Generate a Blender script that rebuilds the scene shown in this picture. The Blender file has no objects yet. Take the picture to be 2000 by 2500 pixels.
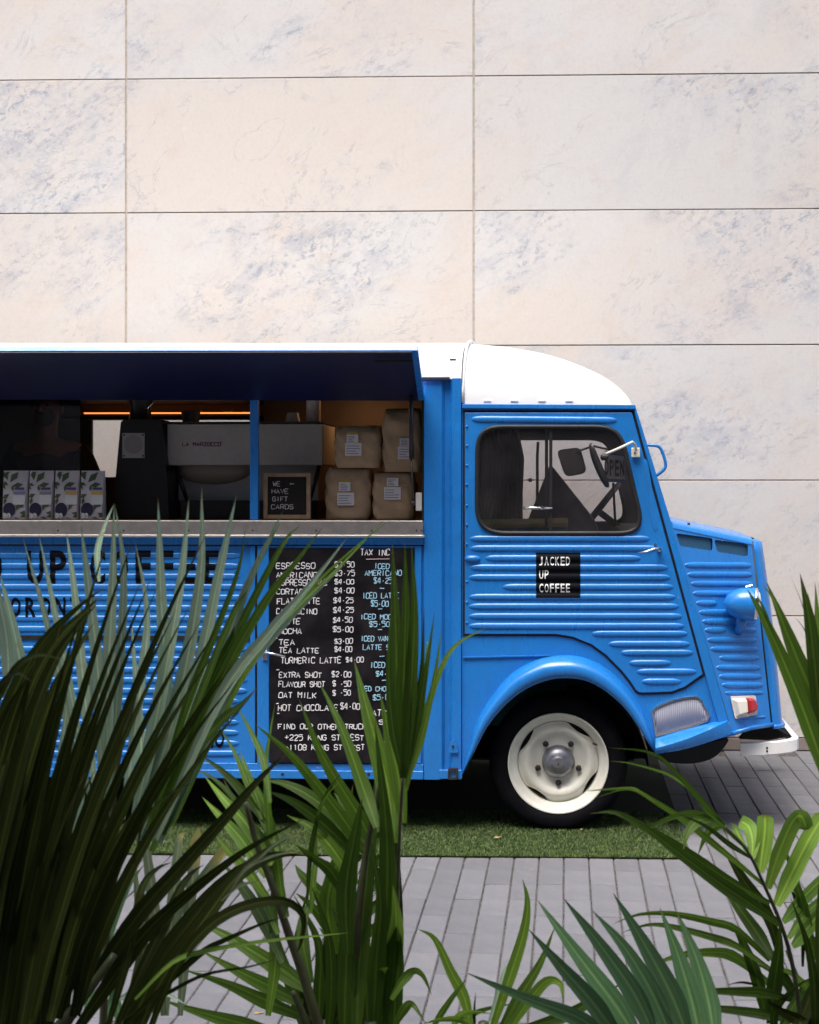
import bpy, bmesh, math, random
import numpy as np
from mathutils import Vector, Matrix
from mathutils.geometry import tessellate_polygon
R = math.radians
rnd = random.Random(7)
scene = bpy.context.scene
COL = scene.collection
# ------------------------------------------------------------------ camera
FPX, PPX, PPY, YAW = 3825.0, 1247.4, 1180.0, R(2.0)
CY, CZ = -7.5, 1.684
cam = bpy.data.cameras.new('camera')
cam.sensor_fit = 'VERTICAL'
cam.sensor_height = 36.0
cam.sensor_width = 28.8
cam.lens = FPX / 2500 * 36
cam.shift_x = (1000 - PPX) / 2500
cam.shift_y = -(1250 - PPY) / 2500
cam.clip_start = 0.05
cam.clip_end = 400
cam.dof.use_dof = True
cam.dof.focus_distance = 7.4
cam.dof.aperture_fstop = 14.0
camo = bpy.data.objects.new('camera', cam)
COL.objects.link(camo)
camo.location = (0, CY, CZ)
camo.rotation_euler = (R(90), 0, YAW)
scene.camera = camo
# ------------------------------------------------------------------ light
SUN_EL, SUN_AZ = R(68), R(205)     # soft overcast light from above, slightly from camera left
world = bpy.data.worlds.new('World'); scene.world = world; world.use_nodes = True
nt = world.node_tree
sky = nt.nodes.new('ShaderNodeTexSky'); sky.sky_type = 'NISHITA'; sky.sun_disc = False
sky.sun_elevation = SUN_EL; sky.sun_rotation = SUN_AZ
sky.air_density = 1.0; sky.dust_density = 5.0; sky.ozone_density = 1.0
nt.links.new(sky.outputs[0], nt.nodes['Background'].inputs[0])
nt.nodes['Background'].inputs[1].default_value = 0.15
sun = bpy.data.lights.new('sun', 'SUN'); sun.energy = 1.5; sun.angle = R(35); sun.color = (1, 0.97, 0.93)
suno = bpy.data.objects.new('sun', sun); COL.objects.link(suno)
sd = Vector((math.sin(SUN_AZ) * math.cos(SUN_EL), math.cos(SUN_AZ) * math.cos(SUN_EL), math.sin(SUN_EL)))
suno.rotation_euler = sd.to_track_quat('Z', 'Y').to_euler()
suno.location = (0, -3, 12)
vs = scene.view_settings
vs.view_transform = 'Standard'; vs.look = 'None'; vs.exposure = 1.05; vs.gamma = 1.0; vs.use_curve_mapping = False
scene.cycles.max_bounces = 8
scene.cycles.transparent_max_bounces = 24
# ------------------------------------------------------------------ helpers
_s, _c = math.sin(YAW), math.cos(YAW)
def at(px, py, Y=0.0):
    """point of the plane y = Y that the photograph shows at pixel (px, py)"""
    u, v = (px - PPX) / FPX, (PPY - py) / FPX
    t = (Y - CY) / (_c + u * _s)
    return Vector(((-_s + u * _c) * t, Y, CZ + v * t))
def mm(Y=0.0):
    return (Y - CY) / FPX          # metres per photograph pixel at depth Y
def proj(p):
    d = Vector(p) - Vector((0, CY, CZ))
    z = -_s * d.x + _c * d.y
    return PPX + FPX * (_c * d.x + _s * d.y) / z, PPY - FPX * d.z / z
WM = {}
def set_parent(o, p):
    if p is None: return
    o.parent = p
    o.matrix_parent_inverse = WM.get(p.name, Matrix.Identity(4)).inverted()
def tag(o, label=None, cat=None, group=None, kind=None):
    if label: o['label'] = label
    if cat: o['category'] = cat
    if group: o['group'] = group
    if kind: o['kind'] = kind
    return o
def thing(name, label, cat, loc, group=None):
    o = bpy.data.objects.new(name, None); COL.objects.link(o)
    o.location = loc; o.empty_display_size = 0.1
    WM[o.name] = Matrix.Translation(Vector(loc))
    return tag(o, label, cat, group)
def obj(name, verts, faces, mat, parent=None, smooth=False, bevel=0, recalc=True, seg=2):
    me = bpy.data.meshes.new(name)
    me.from_pydata([tuple(v) for v in verts], [], faces)
    if recalc:
        bm = bmesh.new(); bm.from_mesh(me)
        bmesh.ops.recalc_face_normals(bm, faces=bm.faces); bm.to_mesh(me); bm.free()
    mats = mat if isinstance(mat, (list, tuple)) else [mat]
    for m in mats: me.materials.append(m)
    o = bpy.data.objects.new(name, me); COL.objects.link(o)
    if smooth:
        me.polygons.foreach_set('use_smooth', [True] * len(me.polygons))
        if smooth == 'auto':
            md = None
            try: me.set_sharp_from_angle(angle=R(40))
            except Exception: pass
    if bevel:
        b = o.modifiers.new('bevel', 'BEVEL'); b.width = bevel; b.segments = seg; b.limit_method = 'ANGLE'; b.angle_limit = R(35)
        me.polygons.foreach_set('use_smooth', [True] * len(me.polygons))
        b.harden_normals = True
    set_parent(o, parent)
    return o
def plate_mesh(loops, thick, flipvec=None):
    """loops: outer loop then holes, lists of Vectors; extruded along +y (or flipvec) by thick"""
    allv = [Vector(v) for l in loops for v in l]
    tris = tessellate_polygon([[Vector((v.x, v.z, 0)) for v in l] for l in loops])
    n = len(allv)
    ex = Vector(flipvec or (0, 1, 0)) * thick
    verts = allv + [v + ex for v in allv]
    faces = [tuple(t) for t in tris] + [tuple(i + n for i in reversed(t)) for t in tris]
    k = 0
    for l in loops:
        m = len(l)
        for i in range(m):
            a, b = k + i, k + (i + 1) % m
            faces.append((a, b, b + n, a + n))
        k += m
    return verts, faces
def plate(name, pxl, Y, thick, mat, parent, holes=(), bevel=0.0):
    f = (lambda p: at(p[0], p[1], p[2] if len(p) > 2 else Y))
    v, fc = plate_mesh([[f(p) for p in pxl]] + [[f(p) for p in h] for h in holes], thick)
    o = obj(name, v, fc, mat, parent)
    if bevel:
        b = o.modifiers.new('bevel', 'BEVEL'); b.width = bevel; b.segments = 2; b.limit_method = 'ANGLE'; b.angle_limit = R(50)
    return o
def rect(x0, y0, x1, y1): return [(x0, y0), (x1, y0), (x1, y1), (x0, y1)]
def rounded(pts, rs, seg=7):
    out = []; n = len(pts)
    if not isinstance(rs, (list, tuple)): rs = [rs] * n
    for i in range(n):
        p = Vector(pts[i]); a = Vector(pts[i - 1]); b = Vector(pts[(i + 1) % n]); r = rs[i]
        da = (a - p).normalized(); db = (b - p).normalized()
        p0, p1 = p + da * r, p + db * r
        for k in range(seg + 1):
            t = k / seg
            q = p0 * (1 - t) ** 2 + p * 2 * t * (1 - t) + p1 * t * t
            # pull the quadratic towards a circular arc
            out.append((q.x + (p.x - q.x) * 0.12 * 4 * t * (1 - t), q.y + (p.y - q.y) * 0.12 * 4 * t * (1 - t)))
    return out
def offset(pts, d):
    n = len(pts); out = []
    area = sum(pts[i][0] * pts[(i + 1) % n][1] - pts[(i + 1) % n][0] * pts[i][1] for i in range(n))
    s = 1 if area > 0 else -1
    for i in range(n):
        a, p, b = Vector(pts[i - 1][:2]), Vector(pts[i][:2]), Vector(pts[(i + 1) % n][:2])
        t0 = (p - a); t1 = (b - p)
        if t0.length < 1e-6: t0 = t1
        if t1.length < 1e-6: t1 = t0
        t0.normalize(); t1.normalize()
        n0 = Vector((t0.y, -t0.x)) * s; n1 = Vector((t1.y, -t1.x)) * s
        m = (n0 + n1)
        m = m.normalized() / max(0.5, m.normalized().dot(n0)) if m.length > 1e-6 else n0
        q = p + m * d
        out.append((q.x, q.y))
    return out
def box_mesh(lo, hi):
    (x0, y0, z0), (x1, y1, z1) = lo, hi
    v = [(x0, y0, z0), (x1, y0, z0), (x1, y1, z0), (x0, y1, z0), (x0, y0, z1), (x1, y0, z1), (x1, y1, z1), (x0, y1, z1)]
    f = [(0, 3, 2, 1), (4, 5, 6, 7), (0, 1, 5, 4), (1, 2, 6, 5), (2, 3, 7, 6), (3, 0, 4, 7)]
    return v, f
def box(name, lo, hi, mat, parent=None, bevel=0.0):
    v, f = box_mesh(lo, hi)
    return obj(name, v, f, mat, parent, bevel=bevel)
def pbox(name, x0, y0, x1, y1, Y0, Y1, mat, parent, bevel=0.0):
    """box whose front face covers pixels (x0,y0)-(x1,y1) at depth Y0"""
    a, b = at(x0, y1, Y0), at(x1, y0, Y0)
    return box(name, (a.x, Y0, a.z), (b.x, Y1, b.z), mat, parent, bevel)
def tube_mesh(pts, r, sides=8, flat=1.0, closed=False, cap=True):
    pts = [Vector(p) for p in pts]; n = len(pts)
    rs = r if isinstance(r, (list, tuple)) else [r] * n
    verts, faces = [], []
    up = None
    for i, p in enumerate(pts):
        if closed: t = pts[(i + 1) % n] - pts[i - 1]
        else: t = (pts[min(i + 1, n - 1)] - pts[max(i - 1, 0)])
        if t.length < 1e-9: t = Vector((0, 0, 1))
        t.normalize()
        if up is None:
            up = Vector((0, 1, 0)) if abs(t.y) < 0.9 else Vector((0, 0, 1))
        u = (up - t * up.dot(t))
        if u.length < 1e-6: u = t.orthogonal()
        u.normalize(); w = t.cross(u); up = u
        for k in range(sides):
            a = 2 * math.pi * k / sides
            verts.append(p + u * math.cos(a) * rs[i] * flat + w * math.sin(a) * rs[i])
    m = n if closed else n - 1
    for i in range(m):
        for k in range(sides):
            a = i * sides + k; b = i * sides + (k + 1) % sides
            c = ((i + 1) % n) * sides + (k + 1) % sides; d = ((i + 1) % n) * sides + k
            faces.append((a, b, c, d))
    if cap and not closed:
        faces.append(tuple(range(sides))[::-1]); faces.append(tuple(range((n - 1) * sides, n * sides)))
    return verts, faces
def tube(name, pts, r, mat, parent=None, sides=8, flat=1.0, closed=False):
    v, f = tube_mesh(pts, r, sides, flat, closed)
    return obj(name, v, f, mat, parent, smooth=True)
def bez(p0, p1, p2, n=10):
    p0, p1, p2 = Vector(p0), Vector(p1), Vector(p2)
    return [p0 * (1 - t) ** 2 + p1 * 2 * t * (1 - t) + p2 * t * t for t in [i / n for i in range(n + 1)]]
def smoothline(pts, n=6):
    """Catmull-Rom through points"""
    P = [Vector(p) for p in pts]; P = [P[0] * 2 - P[1]] + P + [P[-1] * 2 - P[-2]]
    out = []
    for i in range(1, len(P) - 2):
        a, b, c, d = P[i - 1:i + 3]
        for k in range(n):
            t = k / n
            out.append(0.5 * ((2 * b) + (c - a) * t + (2 * a - 5 * b + 4 * c - d) * t * t + (3 * b - a - 3 * c + d) * t ** 3))
    out.append(P[-2]); return out
def lathe_mesh(prof, c, axis=(0, -1, 0), seg=40, caps=True):
    """prof: (radius, distance along axis)"""
    ax = Vector(axis).normalized(); u = ax.orthogonal().normalized(); w = ax.cross(u); c = Vector(c)
    v, f = [], []
    for r, h in prof:
        for k in range(seg):
            a = 2 * math.pi * k / seg
            v.append(c + ax * h + (u * math.cos(a) + w * math.sin(a)) * r)
    for i in range(len(prof) - 1):
        for k in range(seg):
            f.append((i * seg + k, i * seg + (k + 1) % seg, (i + 1) * seg + (k + 1) % seg, (i + 1) * seg + k))
    if caps and prof[0][0] > 1e-5: f.append(tuple(range(seg))[::-1])
    if caps and prof[-1][0] > 1e-5: f.append(tuple(range((len(prof) - 1) * seg, len(prof) * seg)))
    return v, f
def lathe(name, prof, c, mat, parent=None, axis=(0, -1, 0), seg=40, caps=True):
    v, f = lathe_mesh(prof, c, axis, seg, caps)
    return obj(name, v, f, mat, parent, smooth='auto')
def loft(name, rings, mat, parent=None, closed=False, smooth=True, caps=False):
    n = len(rings[0]); v = [p for r in rings for p in r]; f = []
    for i in range(len(rings) - 1):
        for k in range(n if closed else n - 1):
            f.append((i * n + k, i * n + (k + 1) % n, (i + 1) * n + (k + 1) % n, (i + 1) * n + k))
    if caps:
        f.append(tuple(range(n))[::-1]); f.append(tuple(range((len(rings) - 1) * n, len(rings) * n)))
    return obj(name, v, f, mat, parent, smooth=smooth)
# ------------------------------------------------------------------ materials
MAT = {}
def mat(name, col, rough=0.5, metal=0.0, noise=0.0, nscale=20.0, bump=0.0, bscale=200.0, spec=0.5, coat=0.0, tint2=None, hue_random=0.0, emis=None, estr=0.0):
    if name in MAT: return MAT[name]
    m = bpy.data.materials.new(name); m.use_nodes = True
    t = m.node_tree; b = t.nodes['Principled BSDF']; L = t.links.new
    b.inputs['Roughness'].default_value = rough; b.inputs['Metallic'].default_value = metal
    b.inputs['Specular IOR Level'].default_value = spec
    if coat: b.inputs['Coat Weight'].default_value = coat; b.inputs['Coat Roughness'].default_value = 0.12
    tc = t.nodes.new('ShaderNodeTexCoord')
    c2 = tint2 or tuple(x * (1 - noise) for x in col)
    n = t.nodes.new('ShaderNodeTexNoise'); n.inputs['Scale'].default_value = nscale; n.inputs['Detail'].default_value = 6
    L(tc.outputs['Object'], n.inputs['Vector'])
    mx = t.nodes.new('ShaderNodeMix'); mx.data_type = 'RGBA'
    mx.inputs['A'].default_value = (*col, 1); mx.inputs['B'].default_value = (*c2, 1)
    rp = t.nodes.new('ShaderNodeValToRGB'); rp.color_ramp.elements[0].position = 0.4; rp.color_ramp.elements[1].position = 0.65
    L(n.outputs['Fac'], rp.inputs[0]); L(rp.outputs[0], mx.inputs['Factor'])
    out = mx.outputs['Result']
    if hue_random:
        oi = t.nodes.new('ShaderNodeObjectInfo'); hs = t.nodes.new('ShaderNodeHueSaturation')
        mr = t.nodes.new('ShaderNodeMapRange'); mr.inputs[3].default_value = 1 - hue_random; mr.inputs[4].default_value = 1 + hue_random
        L(oi.outputs['Random'], mr.inputs[0]); L(mr.outputs[0], hs.inputs['Value']); L(out, hs.inputs['Color']); out = hs.outputs[0]
    L(out, b.inputs['Base Color'])
    if bump:
        n2 = t.nodes.new('ShaderNodeTexNoise'); n2.inputs['Scale'].default_value = bscale; n2.inputs['Detail'].default_value = 4
        L(tc.outputs['Object'], n2.inputs['Vector'])
        bp = t.nodes.new('ShaderNodeBump'); bp.inputs['Strength'].default_value = bump; bp.inputs['Distance'].default_value = 0.01
        L(n2.outputs['Fac'], bp.inputs['Height']); L(bp.outputs[0], b.inputs['Normal'])
    if emis:
        b.inputs['Emission Color'].default_value = (*emis, 1); b.inputs['Emission Strength'].default_value = estr
    MAT[name] = m
    return m
def glass(name, tint=(0.9, 0.92, 0.95), veil=0.0):
    m = bpy.data.materials.new(name); m.use_nodes = True
    t = m.node_tree; L = t.links.new
    t.nodes.remove(t.nodes['Principled BSDF'])
    tr = t.nodes.new('ShaderNodeBsdfTransparent'); tr.inputs[0].default_value = (*tint, 1)
    gl = t.nodes.new('ShaderNodeBsdfGlossy'); gl.inputs['Roughness'].default_value = 0.02
    fr = t.nodes.new('ShaderNodeFresnel'); fr.inputs[0].default_value = 1.5
    mx = t.nodes.new('ShaderNodeMixShader')
    L(fr.outputs[0], mx.inputs[0]); L(tr.outputs[0], mx.inputs[1]); L(gl.outputs[0], mx.inputs[2])
    out = mx.outputs[0]
    if veil:                       # uneven pale film standing in for a reflection veil on the glass
        df = t.nodes.new('ShaderNodeBsdfDiffuse'); df.inputs[0].default_value = (0.55, 0.5, 0.52, 1)
        n = t.nodes.new('ShaderNodeTexNoise'); n.inputs['Scale'].default_value = 6; tc = t.nodes.new('ShaderNodeTexCoord'); L(tc.outputs['Object'], n.inputs['Vector'])
        mr = t.nodes.new('ShaderNodeMapRange'); mr.inputs[1].default_value = 0.3; mr.inputs[2].default_value = 0.7; mr.inputs[3].default_value = veil * 0.4; mr.inputs[4].default_value = veil * 1.5; L(n.outputs['Fac'], mr.inputs[0])
        m2 = t.nodes.new('ShaderNodeMixShader'); L(mr.outputs[0], m2.inputs[0]); L(out, m2.inputs[1]); L(df.outputs[0], m2.inputs[2]); out = m2.outputs[0]
    L(out, t.nodes['Material Output'].inputs[0])
    MAT[name] = m
    return m
def paint_blue():
    m = mat('van_blue_paint', (0.016, 0.205, 0.62), 0.36, spec=0.5, noise=0.10, nscale=3.0, bump=0.05, bscale=260, coat=0.25)
    t = m.node_tree; b = t.nodes['Principled BSDF']; L = t.links.new
    # grime streaks and chips with a shape of their own
    src = b.inputs['Base Color'].links[0].from_socket
    tc = t.nodes.new('ShaderNodeTexCoord'); mp = t.nodes.new('ShaderNodeMapping'); mp.inputs['Scale'].default_value = (9, 9, 2.2)
    L(tc.outputs['Object'], mp.inputs[0])
    n = t.nodes.new('ShaderNodeTexNoise'); n.inputs['Scale'].default_value = 1.6; n.inputs['Detail'].default_value = 9; n.inputs['Roughness'].default_value = 0.65
    L(mp.outputs[0], n.inputs['Vector'])
    rp = t.nodes.new('ShaderNodeValToRGB'); rp.color_ramp.elements[0].position = 0.52; rp.color_ramp.elements[1].position = 0.8
    rp.color_ramp.elements[1].color = (0.45, 0.45, 0.45, 1)
    L(n.outputs['Fac'], rp.inputs[0])
    mx = t.nodes.new('ShaderNodeMix'); mx.data_type = 'RGBA'; mx.inputs['B'].default_value = (0.02, 0.125, 0.36, 1)
    L(rp.outputs[0], mx.inputs['Factor']); L(src, mx.inputs['A']); L(mx.outputs['Result'], b.inputs['Base Color'])
    rr = t.nodes.new('ShaderNodeMapRange'); rr.inputs[3].default_value = 0.17; rr.inputs[4].default_value = 0.4
    L(n.outputs['Fac'], rr.inputs[0]); L(rr.outputs[0], b.inputs['Roughness'])
    # small chips showing paler primer
    ch = t.nodes.new('ShaderNodeTexNoise'); ch.inputs['Scale'].default_value = 55; ch.inputs['Detail'].default_value = 3; L(tc.outputs['Object'], ch.inputs['Vector'])
    ms = t.nodes.new('ShaderNodeTexNoise'); ms.inputs['Scale'].default_value = 2.3; ms.inputs['Detail'].default_value = 3; L(tc.outputs['Object'], ms.inputs['Vector'])
    ml = t.nodes.new('ShaderNodeMath'); ml.operation = 'MULTIPLY'; L(ch.outputs['Fac'], ml.inputs[0]); L(ms.outputs['Fac'], ml.inputs[1])
    r5 = t.nodes.new('ShaderNodeMapRange'); r5.inputs[1].default_value = 0.462; r5.inputs[2].default_value = 0.478; L(ml.outputs[0], r5.inputs[0])
    m5 = t.nodes.new('ShaderNodeMix'); m5.data_type = 'RGBA'; L(r5.outputs[0], m5.inputs['Factor']); L(mx.outputs['Result'], m5.inputs['A']); m5.inputs['B'].default_value = (0.22, 0.33, 0.5, 1)
    L(m5.outputs['Result'], b.inputs['Base Color'])
    # hand-beaten waviness under the fine orange peel
    bp = [q for q in t.nodes if q.type == 'BUMP'][0]
    wv = t.nodes.new('ShaderNodeTexNoise'); wv.inputs['Scale'].default_value = 5; wv.inputs['Detail'].default_value = 2; L(tc.outputs['Object'], wv.inputs['Vector'])
    b2 = t.nodes.new('ShaderNodeBump'); b2.inputs['Strength'].default_value = 0.22; b2.inputs['Distance'].default_value = 0.03; L(wv.outputs['Fac'], b2.inputs['Height'])
    L(b2.outputs[0], bp.inputs['Normal'])
    return m
BLUE = paint_blue()
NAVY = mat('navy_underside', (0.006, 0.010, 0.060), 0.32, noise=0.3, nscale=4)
WHITE = mat('roof_white_paint', (0.74, 0.755, 0.765), 0.4, noise=0.06, nscale=5, coat=0.15)
CREAM = mat('wheel_cream_paint', (0.82, 0.81, 0.73), 0.42, noise=0.08, nscale=14, tint2=(0.74, 0.72, 0.62))
RUBBER = mat('black_rubber', (0.012, 0.012, 0.014), 0.55, noise=0.3, nscale=30, bump=0.1)
TYRE = mat('tyre_rubber', (0.0035, 0.0035, 0.005), 0.75, noise=0.4, nscale=14, bump=0.15, bscale=120, tint2=(0.006, 0.006, 0.009), spec=0.1)
BLACK = mat('underbody_black', (0.010, 0.010, 0.011), 0.8, noise=0.3, nscale=12, bump=0.2, bscale=60)
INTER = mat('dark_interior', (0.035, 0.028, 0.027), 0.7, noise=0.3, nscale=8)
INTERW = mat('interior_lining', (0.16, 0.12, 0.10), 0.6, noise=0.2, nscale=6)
CHROME = mat('chrome', (0.75, 0.75, 0.76), 0.12, 1.0)
STEEL = mat('brushed_steel', (0.52, 0.48, 0.45), 0.38, 0.85, noise=0.15, nscale=30, bump=0.02, bscale=300)
ALU = mat('hub_aluminium', (0.33, 0.33, 0.37), 0.4, 0.8, noise=0.2, nscale=40)
DARKMETAL = mat('dark_metal', (0.06, 0.055, 0.055), 0.5, 0.6, noise=0.3, nscale=40)
GLASS = glass('window_glass', (0.86, 0.85, 0.86), veil=0.022)
# ------------------------------------------------------------------ setting
def stone_material(name, base, cool, blot, brown):
    m = bpy.data.materials.new(name); m.use_nodes = True
    t = m.node_tree; L = t.links.new; b = t.nodes['Principled BSDF']; N = t.nodes.new
    b.inputs['Roughness'].default_value = 0.55; b.inputs['Specular IOR Level'].default_value = 0.25
    tc = N('ShaderNodeTexCoord'); oi = N('ShaderNodeObjectInfo')
    sc = N('ShaderNodeVectorMath'); sc.operation = 'SCALE'; sc.inputs[0].default_value = (31.0, 17.0, 53.0); L(oi.outputs['Random'], sc.inputs['Scale'])
    ad = N('ShaderNodeVectorMath'); ad.operation = 'ADD'; L(tc.outputs['Object'], ad.inputs[0]); L(sc.outputs[0], ad.inputs[1])
    mp = N('ShaderNodeMapping'); mp.vector_type = 'TEXTURE'; mp.inputs['Rotation'].default_value = (0, R(-28), 0); mp.inputs['Scale'].default_value = (1.5, 1, 0.9); L(ad.outputs[0], mp.inputs[0])
    def noise(scale, det=8, rough=0.6, dist=0.0, src=mp.outputs[0]):
        n = N('ShaderNodeTexNoise'); n.inputs['Scale'].default_value = scale; n.inputs['Detail'].default_value = det
        n.inputs['Roughness'].default_value = rough; n.inputs['Distortion'].default_value = dist; L(src, n.inputs['Vector']); return n.outputs['Fac']
    def ramp(f, a, c):
        r = N('ShaderNodeMapRange'); r.interpolation_type = 'SMOOTHSTEP'; r.inputs[1].default_value = a; r.inputs[2].default_value = c; L(f, r.inputs[0]); return r.outputs[0]
    def mul(a, c):
        r = N('ShaderNodeMath'); r.operation = 'MULTIPLY'; L(a, r.inputs[0])
        if isinstance(c, float): r.inputs[1].default_value = c
        else: L(c, r.inputs[1])
        return r.outputs[0]
    def mix(f, A, B):
        x = N('ShaderNodeMix'); x.data_type = 'RGBA'; L(f, x.inputs['Factor'])
        for k, q in (('A', A), ('B', B)):
            if isinstance(q, tuple): x.inputs[k].default_value = (*q, 1)
            else: L(q, x.inputs[k])
        return x.outputs['Result']
    c = mix(ramp(noise(0.9, 6, 0.55, 0.6), 0.38, 0.62), base, cool)
    c = mix(mul(ramp(noise(2.6, 8, 0.6, 1.0), 0.5, 0.75), 0.5), c, brown)
    mask = ramp(noise(1.15, 6, 0.65, 0.6), 0.47, 0.68)
    blotch = mul(mask, ramp(noise(6.0, 14, 0.78, 0.4), 0.44, 0.62))
    c = mix(mul(blotch, 0.5), c, blot)
    soft = mul(ramp(noise(2.0, 8, 0.7, 0.3), 0.52, 0.72), 0.35)
    c = mix(soft, c, tuple(0.5 * (x + y) for x, y in zip(blot, cool)))
    speck = mul(mul(mask, ramp(noise(24.0, 8, 0.75, 0.5), 0.51, 0.62)), 0.75)
    c = mix(speck, c, tuple(x * 0.85 for x in blot))
    # thin broken veins
    v = N('ShaderNodeMath'); v.operation = 'ABSOLUTE'; s = N('ShaderNodeMath'); s.operation = 'SUBTRACT'; s.inputs[1].default_value = 0.5
    L(noise(2.2, 10, 0.62, 1.2), s.inputs[0]); L(s.outputs[0], v.inputs[0])
    iv = N('ShaderNodeMapRange'); iv.inputs[1].default_value = 0.0; iv.inputs[2].default_value = 0.016; iv.inputs[3].default_value = 1; iv.inputs[4].default_value = 0; L(v.outputs[0], iv.inputs[0])
    vm = mul(mul(iv.outputs[0], ramp(noise(1.6, 4, 0.5), 0.48, 0.62)), ramp(noise(9, 6, 0.7), 0.42, 0.58))
    c = mix(mul(vm, 0.35), c, tuple(x * 0.72 for x in blot))
    # fine grain and light flecks
    c = mix(mul(ramp(noise(60, 5, 0.7, 0, tc.outputs['Object']), 0.45, 0.75), 0.14), c, tuple(x * 0.8 for x in blot))
    c = mix(mul(ramp(noise(26, 6, 0.7), 0.58, 0.75), 0.35), c, tuple(min(1, x * 1.15) for x in cool))
    hs = N('ShaderNodeHueSaturation'); mr = N('ShaderNodeMapRange'); mr.inputs[3].default_value = 0.96; mr.inputs[4].default_value = 1.04
    L(oi.outputs['Random'], mr.inputs[0]); L(mr.outputs[0], hs.inputs['Value']); L(c, hs.inputs['Color'])
    L(hs.outputs[0], b.inputs['Base Color'])
    bp = N('ShaderNodeBump'); bp.inputs['Strength'].default_value = 0.12; bp.inputs['Distance'].default_value = 0.004
    L(noise(45, 6, 0.7), bp.inputs['Height']); L(bp.outputs[0], b.inputs['Normal'])
    MAT[name] = m
    return m
STONE = stone_material('pink_travertine', (0.66, 0.605, 0.55), (0.645, 0.627, 0.60), (0.30, 0.345, 0.43), (0.64, 0.545, 0.455))
SKIRT = stone_material('brown_skirting_stone', (0.30, 0.235, 0.20), (0.27, 0.23, 0.21), (0.20, 0.18, 0.18), (0.26, 0.2, 0.16))
MORTAR = mat('wall_mortar', (0.30, 0.235, 0.18), 0.9, noise=0.3, nscale=30, bump=0.3, bscale=120)
MORTAR2 = mat('wall_joint_tan', (0.52, 0.45, 0.38), 0.9, noise=0.25, nscale=40)
WALLY = 2.41
wall = thing('stone_wall', 'tall wall of large pinkish cream stone panels behind the van', 'wall', (0, WALLY + 0.1, 0))
box('backing', (-9, WALLY + 0.009, -0.05), (9, WALLY + 0.3, 8.6), MORTAR, wall)
PW, PH = 858 * mm(WALLY), 329.5 * mm(WALLY)
xj = at(1157, 900, WALLY).x
zj = at(1156, 1172.5, WALLY).z
rows = [(at(1300, 1797.5, WALLY).z, zj - PH)] + [(zj + k * PH, zj + (k + 1) * PH) for k in range(-1, 8)]
for (z0, z1) in rows:
    for k in range(-4, 4):
        dy = rnd.uniform(-0.0012, 0.0012)
        x0, x1 = xj + k * PW + 0.0065, xj + (k + 1) * PW - 0.0065
        box('stone_panel', (x0, WALLY + dy, z0 + 0.0035), (x1, WALLY + 0.03, z1 - 0.0035), STONE, wall, bevel=0.0025)
for k in range(-4, 5):
    box('mortar_strip', (xj + k * PW - 0.006, WALLY + 0.0022, rows[0][0] + .004), (xj + k * PW + 0.006, WALLY + 0.0085, 8.5), MORTAR2, wall)
for k in range(-4, 4):
    box('skirting_stone', (xj + k * PW + 0.3, WALLY - 0.004, 0.006), (xj + (k + 1) * PW + 0.296, WALLY + 0.03, rows[0][0] - 0.004), SKIRT, wall, bevel=0.003)
# ground
GROUND = mat('ground_concrete', (0.16, 0.155, 0.16), 0.9, noise=0.25, nscale=3)
tag(obj('ground', [(-60, -60, -0.06), (60, -60, -0.06), (60, 60, -0.06), (-60, 60, -0.06)], [(0, 1, 2, 3)], GROUND), kind='structure')
JOINT = mat('paving_joint_sand', (0.035, 0.03, 0.028), 0.95, noise=0.6, nscale=90, tint2=(0.16, 0.14, 0.12), bump=0.5, bscale=300)
pave = tag(obj('pavement', *box_mesh((-9, -9, -0.055), (9, WALLY + 0.02, -0.007)), JOINT), kind='structure')
PAVER = mat('grey_paver', (0.150, 0.152, 0.165), 0.8, noise=0.22, nscale=9, bump=0.4, bscale=90, hue_random=0.11, tint2=(0.172, 0.170, 0.178), spec=0.25)
bw, bl = 0.111, 0.483
px0 = at(1377, 2097, -0.48).x
Zj = 6.340 + CY
def paver_mesh():
    g, ch = 0.0028, 0.0035
    a, c = bw / 2 - g, bl / 2 - g
    v = [(-a, -c, -0.04), (a, -c, -0.04), (a, c, -0.04), (-a, c, -0.04), (-a, -c, -ch), (a, -c, -ch), (a, c, -ch), (-a, c, -ch),
         (-a + ch, -c + ch, 0), (a - ch, -c + ch, 0), (a - ch, c - ch, 0), (-a + ch, c - ch, 0)]
    f = [(0, 1, 5, 4), (1, 2, 6, 5), (2, 3, 7, 6), (3, 0, 4, 7), (4, 5, 9, 8), (5, 6, 10, 9), (6, 7, 11, 10), (7, 4, 8, 11), (8, 9, 10, 11)]
    return v, f
pv, pf = paver_mesh()
pme = bpy.data.meshes.new('paver'); pme.from_pydata(pv, [], pf); pme.materials.append(PAVER)
cells = []
MATX1, MATY0 = 0.56, -0.46
for i in range(-40, 40):
    for j in range(-14, 14):
        x = px0 + (i + 0.5) * bw
        y = Zj + (j + 0.5 + (0.5 if i % 2 else 0.0)) * bl
        if y > WALLY - 0.02 or y < -6.8 or abs(x) > 4.3: continue
        pxc, pyc = proj((x, y, 0))
        seen = -60 < pxc < 2060 and pyc < 2600 and not (x < MATX1 - 0.08 and y > MATY0 + 0.3)
        cells.append((0 if seen else 1, (x * x * 0.2 + (y - CY) ** 2), x, y))
cells.sort()
sv, sf = [], []
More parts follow.
